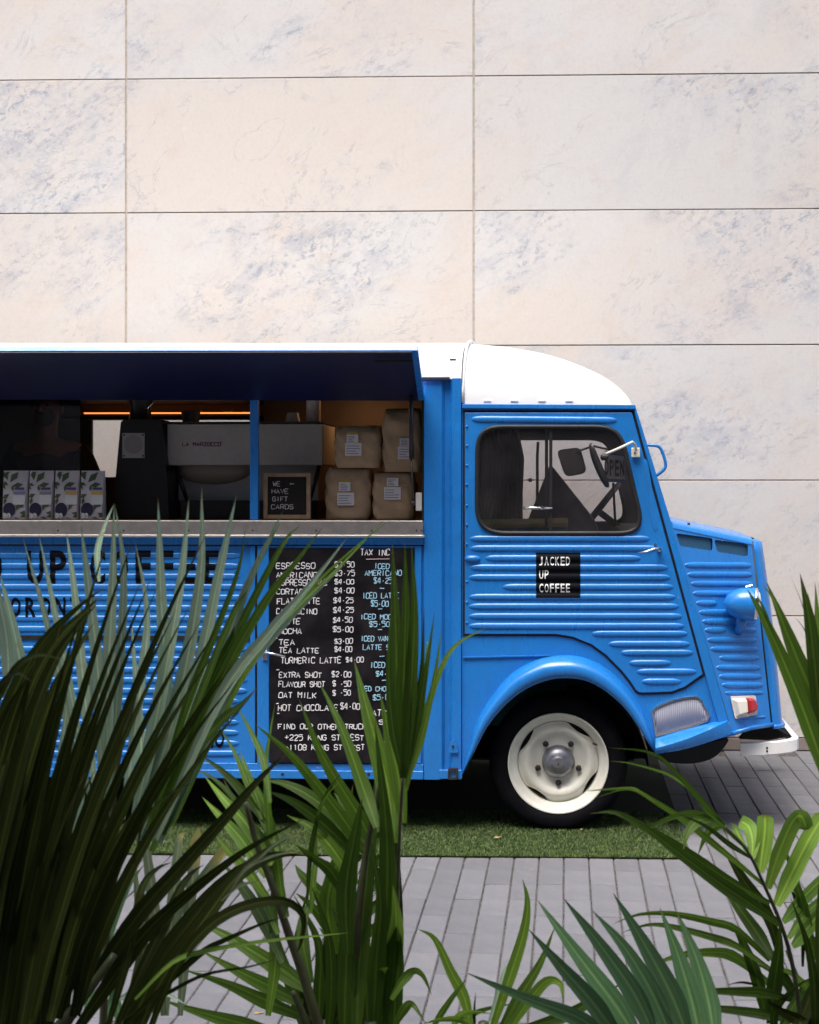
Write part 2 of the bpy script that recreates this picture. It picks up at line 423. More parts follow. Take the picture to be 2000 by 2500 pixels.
for k, (s, _, x, y) in enumerate(cells):
    dz = rnd.uniform(-0.0022, 0.0015); yy = min(y, WALLY - 0.02)
    if k < 300 and s == 0:
        o = bpy.data.objects.new('paver', pme); COL.objects.link(o)
        o.location = (x, y, dz); o.rotation_euler = (rnd.uniform(-.002, .002), rnd.uniform(-.008, .008), rnd.uniform(-.004, .004))
        set_parent(o, pave)
    else:
        n = len(sv); sv += [(x + a, y + b_, c + dz) for a, b_, c in pv]; sf += [tuple(i + n for i in f) for f in pf]
o = obj('paver_field', sv, sf, PAVER, pave, recalc=False); tag(o, kind='stuff')
# turf mat
TURFB = mat('turf_backing', (0.014, 0.026, 0.008), 0.95, noise=0.4, nscale=60)
TURF = mat('turf_blades', (0.062, 0.118, 0.018), 0.6, noise=0.5, nscale=30, tint2=(0.125, 0.175, 0.045))
turf = obj('turf_mat', *box_mesh((-3.5, MATY0, 0.001), (MATX1, 2.25, 0.008)), TURFB)
tag(turf, 'strip of green artificial grass laid on the paving under the van', 'turf mat')
rs = np.random.RandomState(3)
NB = 90000
bx = rs.uniform(-3.0, MATX1 + 0.004, NB); by = MATY0 - 0.004 + (rs.rand(NB) ** 1.4) * 0.95
sel = np.hypot(bx - bx, by) >= 0
th = rs.uniform(0, 6.283, NB); hgt = rs.uniform(0.007, 0.015, NB); lean = rs.uniform(0.0, 0.016, NB); th2 = rs.uniform(0, 6.283, NB)
wv = 0.0019
V = np.zeros((NB, 3, 3))
V[:, 0] = np.stack([bx - np.cos(th) * wv, by - np.sin(th) * wv, np.full(NB, 0.007)], 1)
V[:, 1] = np.stack([bx + np.cos(th) * wv, by + np.sin(th) * wv, np.full(NB, 0.007)], 1)
V[:, 2] = np.stack([bx + np.cos(th2) * lean, by + np.sin(th2) * lean, 0.007 + hgt], 1)
me = bpy.data.meshes.new('turf_pile')
me.vertices.add(NB * 3); me.vertices.foreach_set('co', V.ravel())
me.loops.add(NB * 3); me.loops.foreach_set('vertex_index', np.arange(NB * 3))
me.polygons.add(NB); me.polygons.foreach_set('loop_start', np.arange(0, NB * 3, 3)); me.polygons.foreach_set('loop_total', np.full(NB, 3))
me.update(); me.materials.append(TURF)
o = bpy.data.objects.new('turf_pile', me); COL.objects.link(o); set_parent(o, turf); tag(o, kind='stuff')
# unseen building opposite, added to cut low front sky light; soffit behind camera
OPP = mat('opposite_facade', (0.30, 0.29, 0.28), 0.8, noise=0.2, nscale=2)
OPPG = mat('opposite_window', (0.02, 0.022, 0.026), 0.15)
opp = thing('opposite_sky_blocker', 'unseen grey building across the yard, placed to block low sky light', 'building', (0, -11.7, 0))
box('wall', (-16, -13.2, -0.05), (16, -10.2, 13), OPP, opp)
for i in range(-5, 5):
    for j in range(3):
        box('window', (i * 3 + 0.5, -10.22, 3.9 + j * 3.1), (i * 3 + 2.5, -10.1, 6.1 + j * 3.1), OPPG, opp)
box('soffit', (-16, -10.19, 3.35), (16, -8.6, 3.7), OPP, opp)
for x in (-5.5, 5.5):
    box('column', (x - .2, -9.3, -0.05), (x + .2, -8.9, 3.349), OPP, opp)
# ------------------------------------------------------------------ the van
van = thing('coffee_van', 'blue ribbed vintage coffee van with white roof and open serving hatch', 'van', (-1.2, 1.0, 0.0))
VW = 1.95                     # far side of the body
def mirror_y(v): return Vector((v[0], VW - v[1], v[2]))
def rib_mesh(A, B, half, height, out):
    """raised swage from A to B with pointed ends"""
    A, B, out = Vector(A), Vector(B), Vector(out).normalized()
    t = (B - A); Ln = t.length; t.normalize(); up = out.cross(t).normalized()
    n = 14; m = 7; v, f = [], []
    tip = min(half * 3.4, Ln * 0.4)
    ss = [0, .15, .35, .65, 1.0]
    st = [tip * s for s in ss] + [Ln - tip * s for s in ss[::-1]]
    for s in st:
        e = min(s, Ln - s) / tip; k = math.sqrt(max(0.0, 1 - (1 - min(1, e)) ** 2)); k = max(k, 0.02)
        for j in range(m):
            a = math.pi * j / (m - 1)
            v.append(A + t * s + up * math.cos(a) * half * k + out * (math.sin(a) * height * k - 0.0006))
    for i in range(len(st) - 1):
        for j in range(m - 1):
            f.append((i * m + j, i * m + j + 1, (i + 1) * m + j + 1, (i + 1) * m + j))
    return v, f
def rib(A, B, half, height, parent, out=(0, -1, 0), m=None):
    v, f = rib_mesh(A, B, half, height, out)
    return obj('rib', v, f, m or BLUE, parent, smooth=True)
# --- rear body side with hatch opening and rear wheel arch
arch = [(-230 + 190 * math.cos(a), 1863 - 190 * math.sin(a)) for a in [math.pi * k / 20 for k in range(21)]]
arch = [(x, min(y, 1885)) for x, y in arch]
side = [(-600, 925), (1035, 925), (1035, 1888)] + [(-40, 1888)] + arch[1:-1] + [(-420, 1888), (-600, 1888)]
hatch = rect(-215, 972, 1034, 1290)
body = plate('body_side', side, 0.0, 0.03, BLUE, van, [hatch])
# far body side with its own window
S = lambda p, Y=VW: at(p[0], p[1], 0.0) + Vector((0, Y, 0))
farwin = [at(x, y, VW) for x, y in rect(228, 1022, 612, 1165)]
v, f = plate_mesh([[S(p) for p in [(-600, 925), (1127, 925), (1127, 1888), (-600, 1888)]], farwin], -0.03)
obj('far_window_pane', [q + Vector((0, -0.015, 0)) for q in farwin], [(0, 1, 2, 3)], glass('far_glass', (0.62, 0.62, 0.63)), van)
far_side = obj('far_body_side', v, f, [INTERW], van)
# rear wall, bulkhead, floor
a, b_ = at(-600, 1888), at(1127, 925)
box('rear_wall', (a.x - 0.03, 0.0, a.z), (a.x - 0.001, VW, b_.z), BLUE, van)
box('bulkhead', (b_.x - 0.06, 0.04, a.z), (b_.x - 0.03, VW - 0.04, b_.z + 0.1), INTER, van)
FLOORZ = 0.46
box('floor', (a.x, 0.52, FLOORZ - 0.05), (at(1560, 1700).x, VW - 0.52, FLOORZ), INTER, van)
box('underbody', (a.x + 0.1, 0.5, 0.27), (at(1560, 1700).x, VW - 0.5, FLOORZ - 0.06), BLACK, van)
box('chassis_rail', (at(0, 1700).x, 0.05, 0.325), (at(1100, 1700).x, 0.11, 0.355), mat('rail_brown', (0.03, 0.018, 0.015), 0.8), van)
# --- corner post panel with vertical channels
prof = [(1034, 0.012), (1036, -0.014), (1079, -0.014), (1086, 0.008), (1097, 0.008), (1105, -0.014), (1126, -0.014), (1128, 0.012)]
top, bot = [at(x, 924, 0) for x, y in prof], [at(x, 1902, 0) for x, y in prof]
for l in (top, bot):
    for p, (x, y) in zip(l, prof): p.y = y
loft('corner_panel', [top, bot], BLUE, van, smooth=False)
pbox('corner_foot', 1072, 1880, 1128, 1902, -0.02, 0.05, BLUE, van, 0.003)
hb = plate('hook_bracket', rounded([(1094, 1835), (1098, 1815), (1103, 1807), (1110, 1807), (1115, 1815), (1119, 1838), (1094, 1838)], 2, 3), -0.026, 0.01, BLUE, van, bevel=0.002)
lathe('bolt', [(0.006, 0), (0.006, 0.006), (0.003, 0.008), (0, 0.008)], at(1106, 1821, -0.026), DARKMETAL, hb, seg=10)
fr = plate('tow_socket', rounded(rect(1094, 1876, 1118, 1904), 3, 3), -0.034, 0.05, DARKMETAL, van, [rounded(rect(1099, 1881, 1113, 1899), 2, 3)], bevel=0.002)
pbox('gutter_bracket', 1030, 920, 1098, 929, -0.03, 0.06, mat('bracket_dark', (0.02, 0.025, 0.05), 0.5), van, 0.004)
# --- hatch surround, sill and counter
pbox('counter_edge', -215, 1271, 1033, 1306, -0.045, 0.02, STEEL, van, 0.004)
pbox('counter_lip', -215, 1306.5, 1036, 1311, -0.055, 0.01, mat('bright_steel', (0.75, 0.73, 0.70), 0.3, 0.8), van, 0.002)
ca = at(-215, 1271, 0); cb = at(1033, 1271, 0)
COUNTZ = ca.z
box('counter_top', (ca.x, 0.021, COUNTZ - 0.03), (cb.x, 0.85, COUNTZ), mat('counter_dark', (0.10, 0.075, 0.065), 0.45, noise=0.2), van)
box('counter_front', (ca.x, 0.80, FLOORZ), (cb.x, 0.83, COUNTZ - 0.031), INTER, van)
for x in [142, 302, 461, 617, 772, 908, 1017, 1030]:
    lathe('screw', [(0.0045, 0), (0.0045, 0.0015), (0.002, 0.003), (0, 0.003)], at(x, 1295, -0.0455), DARKMETAL, van, seg=10)
pbox('sill_rail', -600, 1312, 1034, 1328, -0.018, 0.0, BLUE, van, 0.003)
pbox('sill_groove', -600, 1328.5, 1034, 1332, -0.004, 0.0, RUBBER, van)
pbox('bottom_rail', -40, 1866, 1034, 1882, -0.014, 0.0, BLUE, van, 0.003)
pbox('bottom_skirt', -40, 1883, 1034, 1897, -0.022, 0.03, BLUE, van, 0.004)
for x in (690, 900):
    lathe('bolt', [(0.008, 0), (0.006, 0.003), (0, 0.003)], at(x, 1890, -0.022), DARKMETAL, van, seg=10)
pbox('hatch_post', 610, 940, 630, 1270, 0.03, 0.07, BLUE, van, 0.004)
pbox('hatch_jamb', 1030, 975, 1035, 1271, 0.0, 0.05, BLACK, van)
GL = pbox('side_glass', -215, 960, 196, 1270, 0.27, 0.275, glass('smoked_glass', (0.62, 0.60, 0.62)), van)
# --- panel behind the palms: vertical frames, ribs, lettering
RIBP = [1356.5 + 25.6 * k for k in range(8)] + [1585, 1610, 1636, 1661, 1687, 1712, 1738, 1764, 1789, 1815, 1840]
RH, RD = 8.0 * mm(), 0.0075
def ribprof(z, ribs_z, half=RH, d=RD):
    e = 0
    for r in ribs_z:
        q = abs(z - r) / half
        if q < 1: e = max(e, d * math.sqrt(1 - q * q))
    return e
ribz = [at(300, y).z for y in RIBP]
def rib_end(y): return 588 if y < 1420 else (604 if y < 1600 else (606 if y < 1700 else 585))
for y in RIBP:
    if 1672 < y: rib(at(-30 + max(0, (y - 1700)) * 0.2, y), at(rib_end(y), y), RH, RD, van)
    else: rib(at(-590, y), at(rib_end(y), y), RH, RD, van)
pbox('panel_seam', -600, 1553, 616, 1560, -0.006, 0.0, RUBBER, van)
pbox('panel_frame', 611, 1333, 623, 1865, -0.012, 0.0, BLUE, van, 0.003)
pbox('panel_frame', 628, 1333, 657, 1865, -0.016, 0.0, BLUE, van, 0.003)
pbox('panel_frame', 1012, 1333, 1029, 1865, -0.016, 0.0, BLUE, van, 0.003)
pbox('panel_frame', 657.5, 1333, 1011.5, 1338, -0.016, 0.0, BLUE, van, 0.002)
pbox('panel_gap', 623, 1334, 628, 1864, -0.003, 0.0, RUBBER, van)
# handle of the little door
h = pbox('small_door_handle', 640, 1578, 653, 1612, -0.026, -0.016, CHROME, van, 0.003)
tube('lever', [at(644, 1592, -0.03), at(646, 1593, -0.06), at(665, 1596, -0.065), at(697, 1603, -0.06)], [0.007, 0.007, 0.006, 0.005], CHROME, h)
# --- lettering helpers
BF = {}
def letter_mesh(ch, bold=0.03):
    if (ch, bold) in BF: return BF[ch, bold]
    cu = bpy.data.curves.new('glyph', 'FONT'); cu.body = ch; cu.resolution_u = 3; cu.offset = bold
    o = bpy.data.objects.new('glyph', cu); COL.objects.link(o)
    dg = bpy.context.evaluated_depsgraph_get(); dg.update()
    me = bpy.data.meshes.new_from_object(o.evaluated_get(dg))
    V = [tuple(v.co) for v in me.vertices]; Fc = [tuple(p.vertices) for p in me.polygons]
    bpy.data.objects.remove(o); bpy.data.curves.remove(cu); bpy.data.meshes.remove(me)
    x0, x1 = min(v[0] for v in V), max(v[0] for v in V); y0, y1 = min(v[1] for v in V), max(v[1] for v in V)
    BF[ch, bold] = ([((v[0] - x0) / max(1e-6, x1 - x0), (v[1] - y0) / (y1 - y0)) for v in V], Fc)
    return BF[ch, bold]
def block_text(name, text, x0, pitch, w, ytop, ybot, Y, mt, parent, relief=None, eps=0.0015, bold=0.03, thin={'I': 0.3, '1': 0.5, 'J': 0.85}):
    bm = bmesh.new()
    for i, ch in enumerate(text):
        if ch == ' ': continue
        V, Fc = letter_mesh(ch, bold)
        lw = w * thin.get(ch, 1.0); lx = x0 + i * pitch + (w - lw) * (0 if ch != 'I' else 0.5)
        vs_ = [bm.verts.new(at(lx + q[0] * lw, ybot + (ytop - ybot) * q[1], Y)) for q in V]
        for fc in Fc:
            try: bm.faces.new([vs_[k] for k in fc])
            except ValueError: pass
    if relief:
        zlo, zhi = at(0, ybot, Y).z, at(0, ytop, Y).z
        n = int((zhi - zlo) / 0.003) + 1
        for k in range(1, n):
            g = bm.verts[:] + bm.edges[:] + bm.faces[:]
            bmesh.ops.bisect_plane(bm, geom=g, dist=1e-6, plane_co=(0, 0, zlo + (zhi - zlo) * k / n), plane_no=(0, 0, 1))
        for v_ in bm.verts: v_.co.y = Y - relief(v_.co) - eps
    else:
        for v_ in bm.verts: v_.co.y = Y - eps
    bmesh.ops.recalc_face_normals(bm, faces=bm.faces)
    me = bpy.data.meshes.new(name); bm.to_mesh(me); bm.free(); me.materials.append(mt)
    o = bpy.data.objects.new(name, me); COL.objects.link(o); set_parent(o, parent)
    return tag(o, kind='stuff')
INKB = mat('black_lettering', (0.004, 0.005, 0.009), 0.6, spec=0.08)
INKW = mat('white_lettering', (0.85, 0.85, 0.83), 0.5)
rp_ = lambda p: ribprof(proj((p[0], 0, p[2]))[1], RIBP, 8.2)
block_text('lettering', 'D', -34, 55, 40, 1344, 1425, 0, INKB, van, rp_)
block_text('lettering', 'UP', 67, 56, 40, 1344, 1425, 0, INKB, van, rp_)
block_text('lettering', 'COFFEE', 221, 55.4, 37, 1344, 1425, 0, INKB, van, rp_)
block_text('lettering', 'TORONTO', -10, 36.5, 25, 1458, 1506, 0, INKB, van, rp_)
block_text('lettering', 'LO', 508, 29, 28, 1704, 1763, 0, INKB, van, rp_)
block_text('lettering', 'NO', 498, 27, 23, 1777, 1826, 0, INKB, van, rp_)
# --- stroke font for chalk writing
GLY = {'A': '00 26 40|12 32', 'B': '00 06 36 45 43 33 03|33 42 41 30 00', 'C': '45 36 16 05 01 10 30 41', 'D': '00 06 26 45 41 20 00', 'E': '46 06 00 40|03 33',
 'F': '46 06 00|03 33', 'G': '45 36 16 05 01 10 30 41 43 23', 'H': '06 00|46 40|03 43', 'I': '20 26', 'J': '46 41 30 10 01', 'K': '06 00|46 02|13 40', 'L': '06 00 40',
 'M': '00 06 23 46 40', 'N': '00 06 40 46', 'O': '16 05 01 10 30 41 45 36 16', 'P': '00 06 36 45 44 33 03', 'R': '00 06 36 45 44 33 03|23 40',
 'S': '45 36 16 05 04 13 33 42 41 30 10 01', 'T': '06 46|26 20', 'U': '06 01 10 30 41 46', 'V': '06 20 46', 'W': '06 10 24 30 46', 'X': '00 46|06 40', 'Y': '06 23 46|23 20', 'Z': '06 46 00 40', 'Q': '16 05 01 10 30 41 45 36 16|22 40',
 '0': '16 05 01 10 30 41 45 36 16', '1': '15 26 20', '2': '05 16 36 45 44 00 40', '3': '05 16 36 45 44 33 42 41 30 10 01|23 33', '4': '30 36 02 42', '5': '46 06 04 34 43 41 30 00',
 '7': '06 46 10', '8': '13 04 05 16 36 45 44 33 13 02 01 10 30 41 42 33', '.': '22 23', '-': '03 43', '+': '03 43|25 21', '$': '45 36 16 05 04 13 33 42 41 30 10 01|26 20', '<': '23 03 14|03 12|03 43'}
wr = random.Random(21)
def chalk(text, x0, x1, ytop, ybot, Y, parent, mt, rad, name='chalk_line', wob=0.25, sides=4):
    n = len(text); adv = (x1 - x0) / max(1, n - 0.25); V, Fc = [], []
    hh = (ybot - ytop)
    for i, ch in enumerate(text):
        if ch == ' ': continue
        ox = x0 + i * adv; cw = adv * 0.74; jy = wr.uniform(-.04, .04) * hh * wob * 4
        sc = 1 + wr.uniform(-.07, .07) * wob * 4
        for st in GLY[ch].split('|'):
            pts = []
            for q in st.split():
                gx, gy = int(q[0]) / 4, int(q[1]) / 6
                gx += wr.uniform(-.05, .05) * wob * 4 + 0.10 * gy * wob * 4 * 0.5; gy += wr.uniform(-.03, .03) * wob * 4
                pts.append(at(ox + gx * cw, ybot + jy - gy * hh * sc, Y))
            if len(pts) > 3: pts = smoothline(pts, 3)
            tv, tf = tube_mesh(pts, rad, sides, 0.5)
            k = len(V); V += tv; Fc += [tuple(a_ + k for a_ in q) for q in tf]
    return tag(obj(name, V, Fc, mt, parent, recalc=False), kind='stuff')
# --- chalkboard menu fixed to the small door
BOARD = mat('chalkboard_black', (0.006, 0.005, 0.007), 0.6, spec=0.15, noise=0.5, nscale=9, tint2=(0.018, 0.015, 0.018))
CHW = mat('chalk_white', (0.82, 0.80, 0.82), 0.8)
CHC = mat('chalk_pale_blue', (0.38, 0.66, 0.82), 0.8)
menu = thing('menu_board', 'black chalkboard coffee menu with handwritten prices on the van side', 'menu board', at(834, 1860, -0.02))
board = plate('board', rect(659, 1339, 1010.5, 1862), -0.024, 0.0235, BOARD, menu, bevel=0.001)
K5 = lambda x, y: (600 + x / 3.316, 1300 + y / 3.316)
LW = [('TAX INC.', 930, 1200, 135, 185), ('-', 230, 262, 190, 242), ('ESPRESSO', 248, 560, 245, 293), ('$3.50', 720, 878, 235, 280), ('AMERICANO', 248, 575, 320, 365), ('$3.75', 720, 880, 305, 350),
 ('ESPRESSO MAC', 255, 660, 378, 428), ('$4.00', 720, 875, 375, 418), ('CORTADO', 250, 500, 455, 500), ('$4.00', 720, 878, 447, 490), ('FLAT WHITE', 255, 600, 530, 580),
 ('$4.25', 712, 870, 525, 570), ('CAPPUCCINO', 248, 575, 615, 660), ('$4.25', 710, 872, 602, 650), ('LATTE', 262, 440, 695, 743), ('$4.50', 708, 863, 682, 728), ('MOCHA', 268, 450, 775, 820),
 ('$5.00', 708, 868, 762, 806), ('-', 232, 262, 830, 880), ('TEA', 268, 395, 865, 910), ('$3.00', 720, 864, 857, 900), ('TEA LATTE', 272, 590, 932, 975), ('$4.00', 720, 860, 922, 965),
 ('TURMERIC LATTE', 285, 772, 1010, 1058), ('$4.00', 812, 952, 1005, 1050), ('-', 248, 280, 1085, 1135), ('EXTRA SHOT', 272, 612, 1130, 1175), ('$2.00', 697, 852, 1125, 1170),
 ('FLAVOUR SHOT', 268, 640, 1205, 1250), ('$ .50', 705, 850, 1200, 1245), ('OAT MILK', 268, 570, 1292, 1340), ('$ .50', 705, 848, 1272, 1318), ('-', 245, 274, 1360, 1410),
 ('HOT CHOCOLATE', 262, 745, 1395, 1442), ('$4.00', 768, 922, 1382, 1430), ('-', 253, 280, 1440, 1490), ('FIND OUR OTHER TRUCKS', 262, 1010, 1550, 1592), ('+225 KING ST WEST', 318, 955, 1637, 1682),
 ('+1108 KING ST WEST', 318, 960, 1718, 1762), ('MATCHA', 985, 1220, 1438, 1486), ('$5', 1080, 1215, 1515, 1555)]
LC = [('ICED', 1040, 1162, 250, 293), ('AMERICANO', 965, 1262, 305, 348), ('$4.25', 1038, 1186, 365, 412), ('-', 1085, 1135, 425, 475), ('ICED LATTE', 945, 1240, 487, 533), ('$5.00', 1015, 1156, 552, 598),
 ('-', 1072, 1115, 595, 645), ('ICED MOCHA', 928, 1245, 660, 703), ('$5.50', 1003, 1164, 720, 762), ('-', 1070, 1115, 762, 812), ('ICED VANILLA', 932, 1262, 838, 880), ('LATTE $5.50', 950, 1290, 905, 950),
 ('-', 1085, 1132, 975, 1025), ('ICED TEA', 1008, 1250, 1050, 1095), ('$4.00', 1055, 1210, 1117, 1163), ('-', 1102, 1146, 1172, 1222), ('ICED CHOCOLATE', 905, 1310, 1245, 1283), ('$5.00', 1030, 1190, 1308, 1356)]
for L_, mt_ in ((LW, CHW), (LC, CHC)):
    for (tx, xa, xb, ya, yb) in L_:
        p, q = K5(xa, ya + (yb - ya) * .06), K5(xb, yb)
        chalk(tx, p[0], q[0], p[1], q[1], -0.0262, menu, mt_, 0.0021, wob=0.34)
tube('chalk_line', [at(*K5(975, 217), -0.0262), at(*K5(1165, 214), -0.0262)], 0.002, mat('chalk_pink', (0.7, 0.5, 0.5), 0.8), menu, 5, 0.5)
tube('chalk_line', [at(*K5(1080, 1697), -0.0262), at(*K5(1220, 1702), -0.0262)], 0.002, CHW, menu, 5, 0.5)
# ------------------------------------------------------------------ cab
arch_in = [(1128, 1893), (1155, 1844), (1187, 1780), (1229, 1727), (1277, 1687), (1331, 1663), (1379, 1656), (1432, 1663), (1480, 1689), (1523, 1727), (1555, 1769), (1581, 1812), (1600, 1838)]
arch_out = [(1127, 1893), (1144, 1823), (1165, 1759), (1197, 1705), (1240, 1652), (1288, 1620), (1336, 1603), (1400, 1600), (1453, 1615), (1501, 1647), (1544, 1695), (1576, 1750), (1604, 1838)]
window = rounded([(1163, 1039), (1515, 1039), (1577, 1305), (1161, 1305)], [68, 64, 72, 80], 10)
def inset(w, d): return offset(w, -d)
arc = [(p.x, p.y) for p in smoothline([(x, y, 0) for x, y in arch_in[::-1]], 3)]
cab_pts = [(1128, 990), (1551, 990), (1641, 1281), (1789, 1796), (1640, 1832)] + arc
cabs = plate('cab_side', cab_pts, 0.0, 0.02, BLUE, van, [window])
# door seal, door skin
door_b = [(1133, 1548), (1357, 1548), (1400, 1555), (1443, 1572), (1480, 1599), (1517, 1636), (1539, 1663), (1553, 1685), (1560, 1690), (1571, 1691.5), (1640, 1689), (1672, 1677), (1716, 1646)]
door_pts = [(1543, 1007), (1135, 1007), (1135, 1548)] + door_b[1:]
plate('door_seal', offset(door_pts, 5.0), -0.003, 0.0025, RUBBER, van, [inset(window, -1)])
door = plate('cab_door', door_pts, -0.013, 0.0095, BLUE, van, [window], bevel=0.003)
plate('header_rail', [(1128, 986), (1551, 988), (1554, 999), (1128, 997)], -0.022, 0.021, BLUE, van, bevel=0.003)
plate('pillar', [(1550, 999.5), (1554.5, 999.5), (1641, 1281), (1789, 1796), (1765, 1802), (1723, 1650), (1551, 1012)], -0.02, 0.0195, BLUE, van, bevel=0.004)
plate('sill_lip', [(1131, 1603), (1345, 1599), (1345, 1602), (1131, 1607)], -0.010, 0.0098, BLUE, van, bevel=0.001)
# door ribs
K4 = lambda x, y: (1080 + x / 1.875, 1300 + y / 1.875)
DR = [(28, 125, 950), (72, 125, 985), (117, 195, 910), (160, 125, 1035), (205, 120, 1045), (249, 275, 1060), (295, 120, 1070), (338, 120, 1085), (383, 120, 1100), (428, 120, 1110),
      (463, 682, 1125), (510, 760, 1135), (550, 815, 1150), (597, 853, 1050), (637, 888, 1165), (682, 910, 1095)]
DH, DD = 7.9 * mm(), 0.0092
sx0, sx1, sy0, sy1 = 1309, 1417, 1349, 1459     # sticker
for (y, xa, xb) in DR:
    p, q = K4(xa, y), K4(xb, y)
    rib(at(p[0], p[1], -0.013), at(q[0], q[1], -0.013), DH, DD, door)
rib(at(1150, 1023, -0.013), at(1508, 1026, -0.013), DH * 1.05, DD, door)
rib(at(1575, 1120, -0.013), at(1602, 1300, -0.013), DH * 0.8, 0.004, door)
v, f = rib_mesh(at(1134, 1364, -0.013), at(1174, 1364, -0.013), 9 * mm(), 0.018, (0, -1, 0))
obj('hinge', v, f, BLUE, door, smooth=True)
for y in [1041, 1088, 1136, 1183, 1234, 1281, 1328, 1420, 1470, 1520]:
    lathe('rivet', [(0.0062, 0), (0.0056, 0.004), (0.003, 0.0065), (0, 0.007)], at(1140, y, -0.013), BLUE, door, seg=10)
# sticker with the ribs pressing through
dpy = [K4(0, y)[1] for (y, xa, xb) in DR]
def relief_door(p): return ribprof(proj((p[0], -0.013, p[2]))[1], dpy, 8.1, DD)
sg = plate_sign = None
n = 70; sv, sf = [], []
for k in range(n + 1):
    y = sy0 + (sy1 - sy0) * k / n
    for x in (sx0, sx1):
        p = at(x, y, -0.013); p.y = -0.013 - relief_door(p) - 0.0012; sv.append(p)
for k in range(n): sf.append((2 * k, 2 * k + 1, 2 * k + 3, 2 * k + 2))
STK = mat('black_vinyl', (0.004, 0.005, 0.008), 0.65, spec=0.08)
sticker = obj('door_sticker', sv, sf, STK, door, smooth=True)
for tx, x0, ya in (('JACKED', 1317, 1359), ('UP', 1317, 1392), ('COFFEE', 1317, 1425)):
    block_text('lettering', tx, x0, 13.0, 9.6, ya, ya + 21, -0.013, INKW, sticker, relief_door, eps=0.003, bold=0.008)
# window: rubber, glass, sliding divider, latch
ring = inset(window, 3)
tube('window_seal', [at(x, y, -0.015) for x, y in ring], 5.6 * mm(), RUBBER, door, 8, closed=True)
plate('window_pane', inset(window, 2), -0.006, 0.004, GLASS, door)
pbox('window_divider', 1341, 1046, 1349, 1299, -0.012, -0.0065, RUBBER, door, 0.001)
pbox('window_divider', 1330.5, 1046, 1338.5, 1299, -0.0018, 0.004, mat('smoky_strip', (0.10, 0.09, 0.10), 0.4), door)
lt = tube('window_latch', [at(1278, 1240.5, -0.02), at(1300, 1240.5, -0.024), at(1349, 1240.5, -0.02)], [0.006, 0.0065, 0.006], CHROME, door, 8, 0.6)
lathe('knob', [(0.0, 0.012), (0.008, 0.010), (0.0105, 0.004), (0.0105, -0.002), (0.005, -0.008)], at(1323, 1240, -0.03), CHROME, lt, seg=14)
# door handle
K3 = lambda x, y: (1080 + x / 2.875, 820 + y / 2.875)
hd = lathe('door_handle', [(0.011, 0), (0.011, 0.012), (0.008, 0.02), (0.008, 0.045), (0, 0.047)], at(*K3(1519, 1500), -0.013), CHROME, door, seg=14)
tube('lever', [at(*K3(1519, 1490), -0.055), at(*K3(1480, 1497), -0.06), at(*K3(1430, 1515), -0.06), at(*K3(1376, 1521), -0.055)], [0.006, 0.005, 0.0045, 0.003], CHROME, hd)
lathe('keyhole', [(0.007, 0), (0.007, 0.006), (0, 0.006)], at(*K3(1494, 1466), -0.013), CHROME, door, seg=12)
# mirror with arm (near) and its twin on the far side
def mirror_set(far=False):
    Y = (lambda y: y) if not far else (lambda y: VW - y)
    pts = [K3(1362, 795), K3(1352, 760), K3(1335, 745), K3(1240, 790), K3(1150, 828)]
    if not far:
        br = pbox('mirror_bracket', *K3(1328, 785), *K3(1388, 852), -0.036, -0.02, mat('ivory', (0.72, 0.68, 0.58), 0.5), van, 0.003)
        lathe('bolt', [(0.005, 0), (0.005, 0.004), (0, 0.004)], at(*K3(1352, 822), -0.036), DARKMETAL, br, seg=8)
        tube('mirror_arm', [at(pts[0][0], pts[0][1] + 4, -0.03), at(*pts[1], -0.05), at(*pts[2], -0.08), at(*pts[3], -0.12), at(*pts[4], -0.15)], 0.0065, mat('ivory', (0.72, 0.68, 0.58)), br)
        c = at(*K3(1113, 918), -0.16)
    else:
        p0 = at(*K3(1350, 760), 0); p0.y = VW + 0.02
        p2 = at(*K3(940, 815), VW + 0.16)
        p1 = at(*K3(1060, 772), VW + 0.10)
        br = tube('mirror_arm', [p0, p1, p2], 0.007, DARKMETAL, van)
        c = at(*K3(905, 892), VW + 0.17)
    # shallow rounded head
    hw, hh = (0.094, 0.088) if far else (0.058, 0.086)
    out = rounded([(-hw * 1.0, hh * 0.9), (hw * 0.6, hh * 1.1), (hw * 1.05, -hh * 0.7), (-hw * 0.4, -hh * 1.0)], [0.045, 0.04, 0.045, 0.045], 6)
    ang = R(84) if not far else R(12)
    tilt = R(22) if not far else 0
    def P(x, z, d):
        w = Vector((x * math.cos(ang) - d * math.sin(ang) * 1, -(x * math.sin(ang) + d * math.cos(ang)), z))
        w = Matrix.Rotation(-tilt, 3, 'Y') @ w
        return c + w
    sclx = 1.0
    rings = []
    for s, d in ((1.0, 0.0), (1.0, 0.008), (0.93, 0.016), (0.6, 0.024), (0.2, 0.028), (0.02, 0.0285)):
        rings.append([P(x * s * sclx, z * s * (1.35 if not far else 1), d if not far else -d) for x, z in out])
    hd_ = loft('mirror_head', rings, mat('mirror_black', (0.02, 0.018, 0.02), 0.35), br, closed=True)
    obj('mirror_glass', [P(x * .93, z * .93 * (1.35 if not far else 1), -0.002 if not far else 0.002) for x, z in out], [tuple(range(len(out)))], mat('mirror_silver', (0.30, 0.27, 0.27), 0.08, 1.0) if not far else mat('mirror_back', (0.03, 0.027, 0.028), 0.4), hd_)
    if not far:
        lathe('clamp', [(0.0, 0.018), (0.012, 0.016), (0.016, 0.004), (0.016, -0.012), (0.008, -0.02)], at(*K3(1140, 850), -0.15), DARKMETAL, br, axis=(1, 0, 0), seg=14)
mirror_set(False); mirror_set(True)
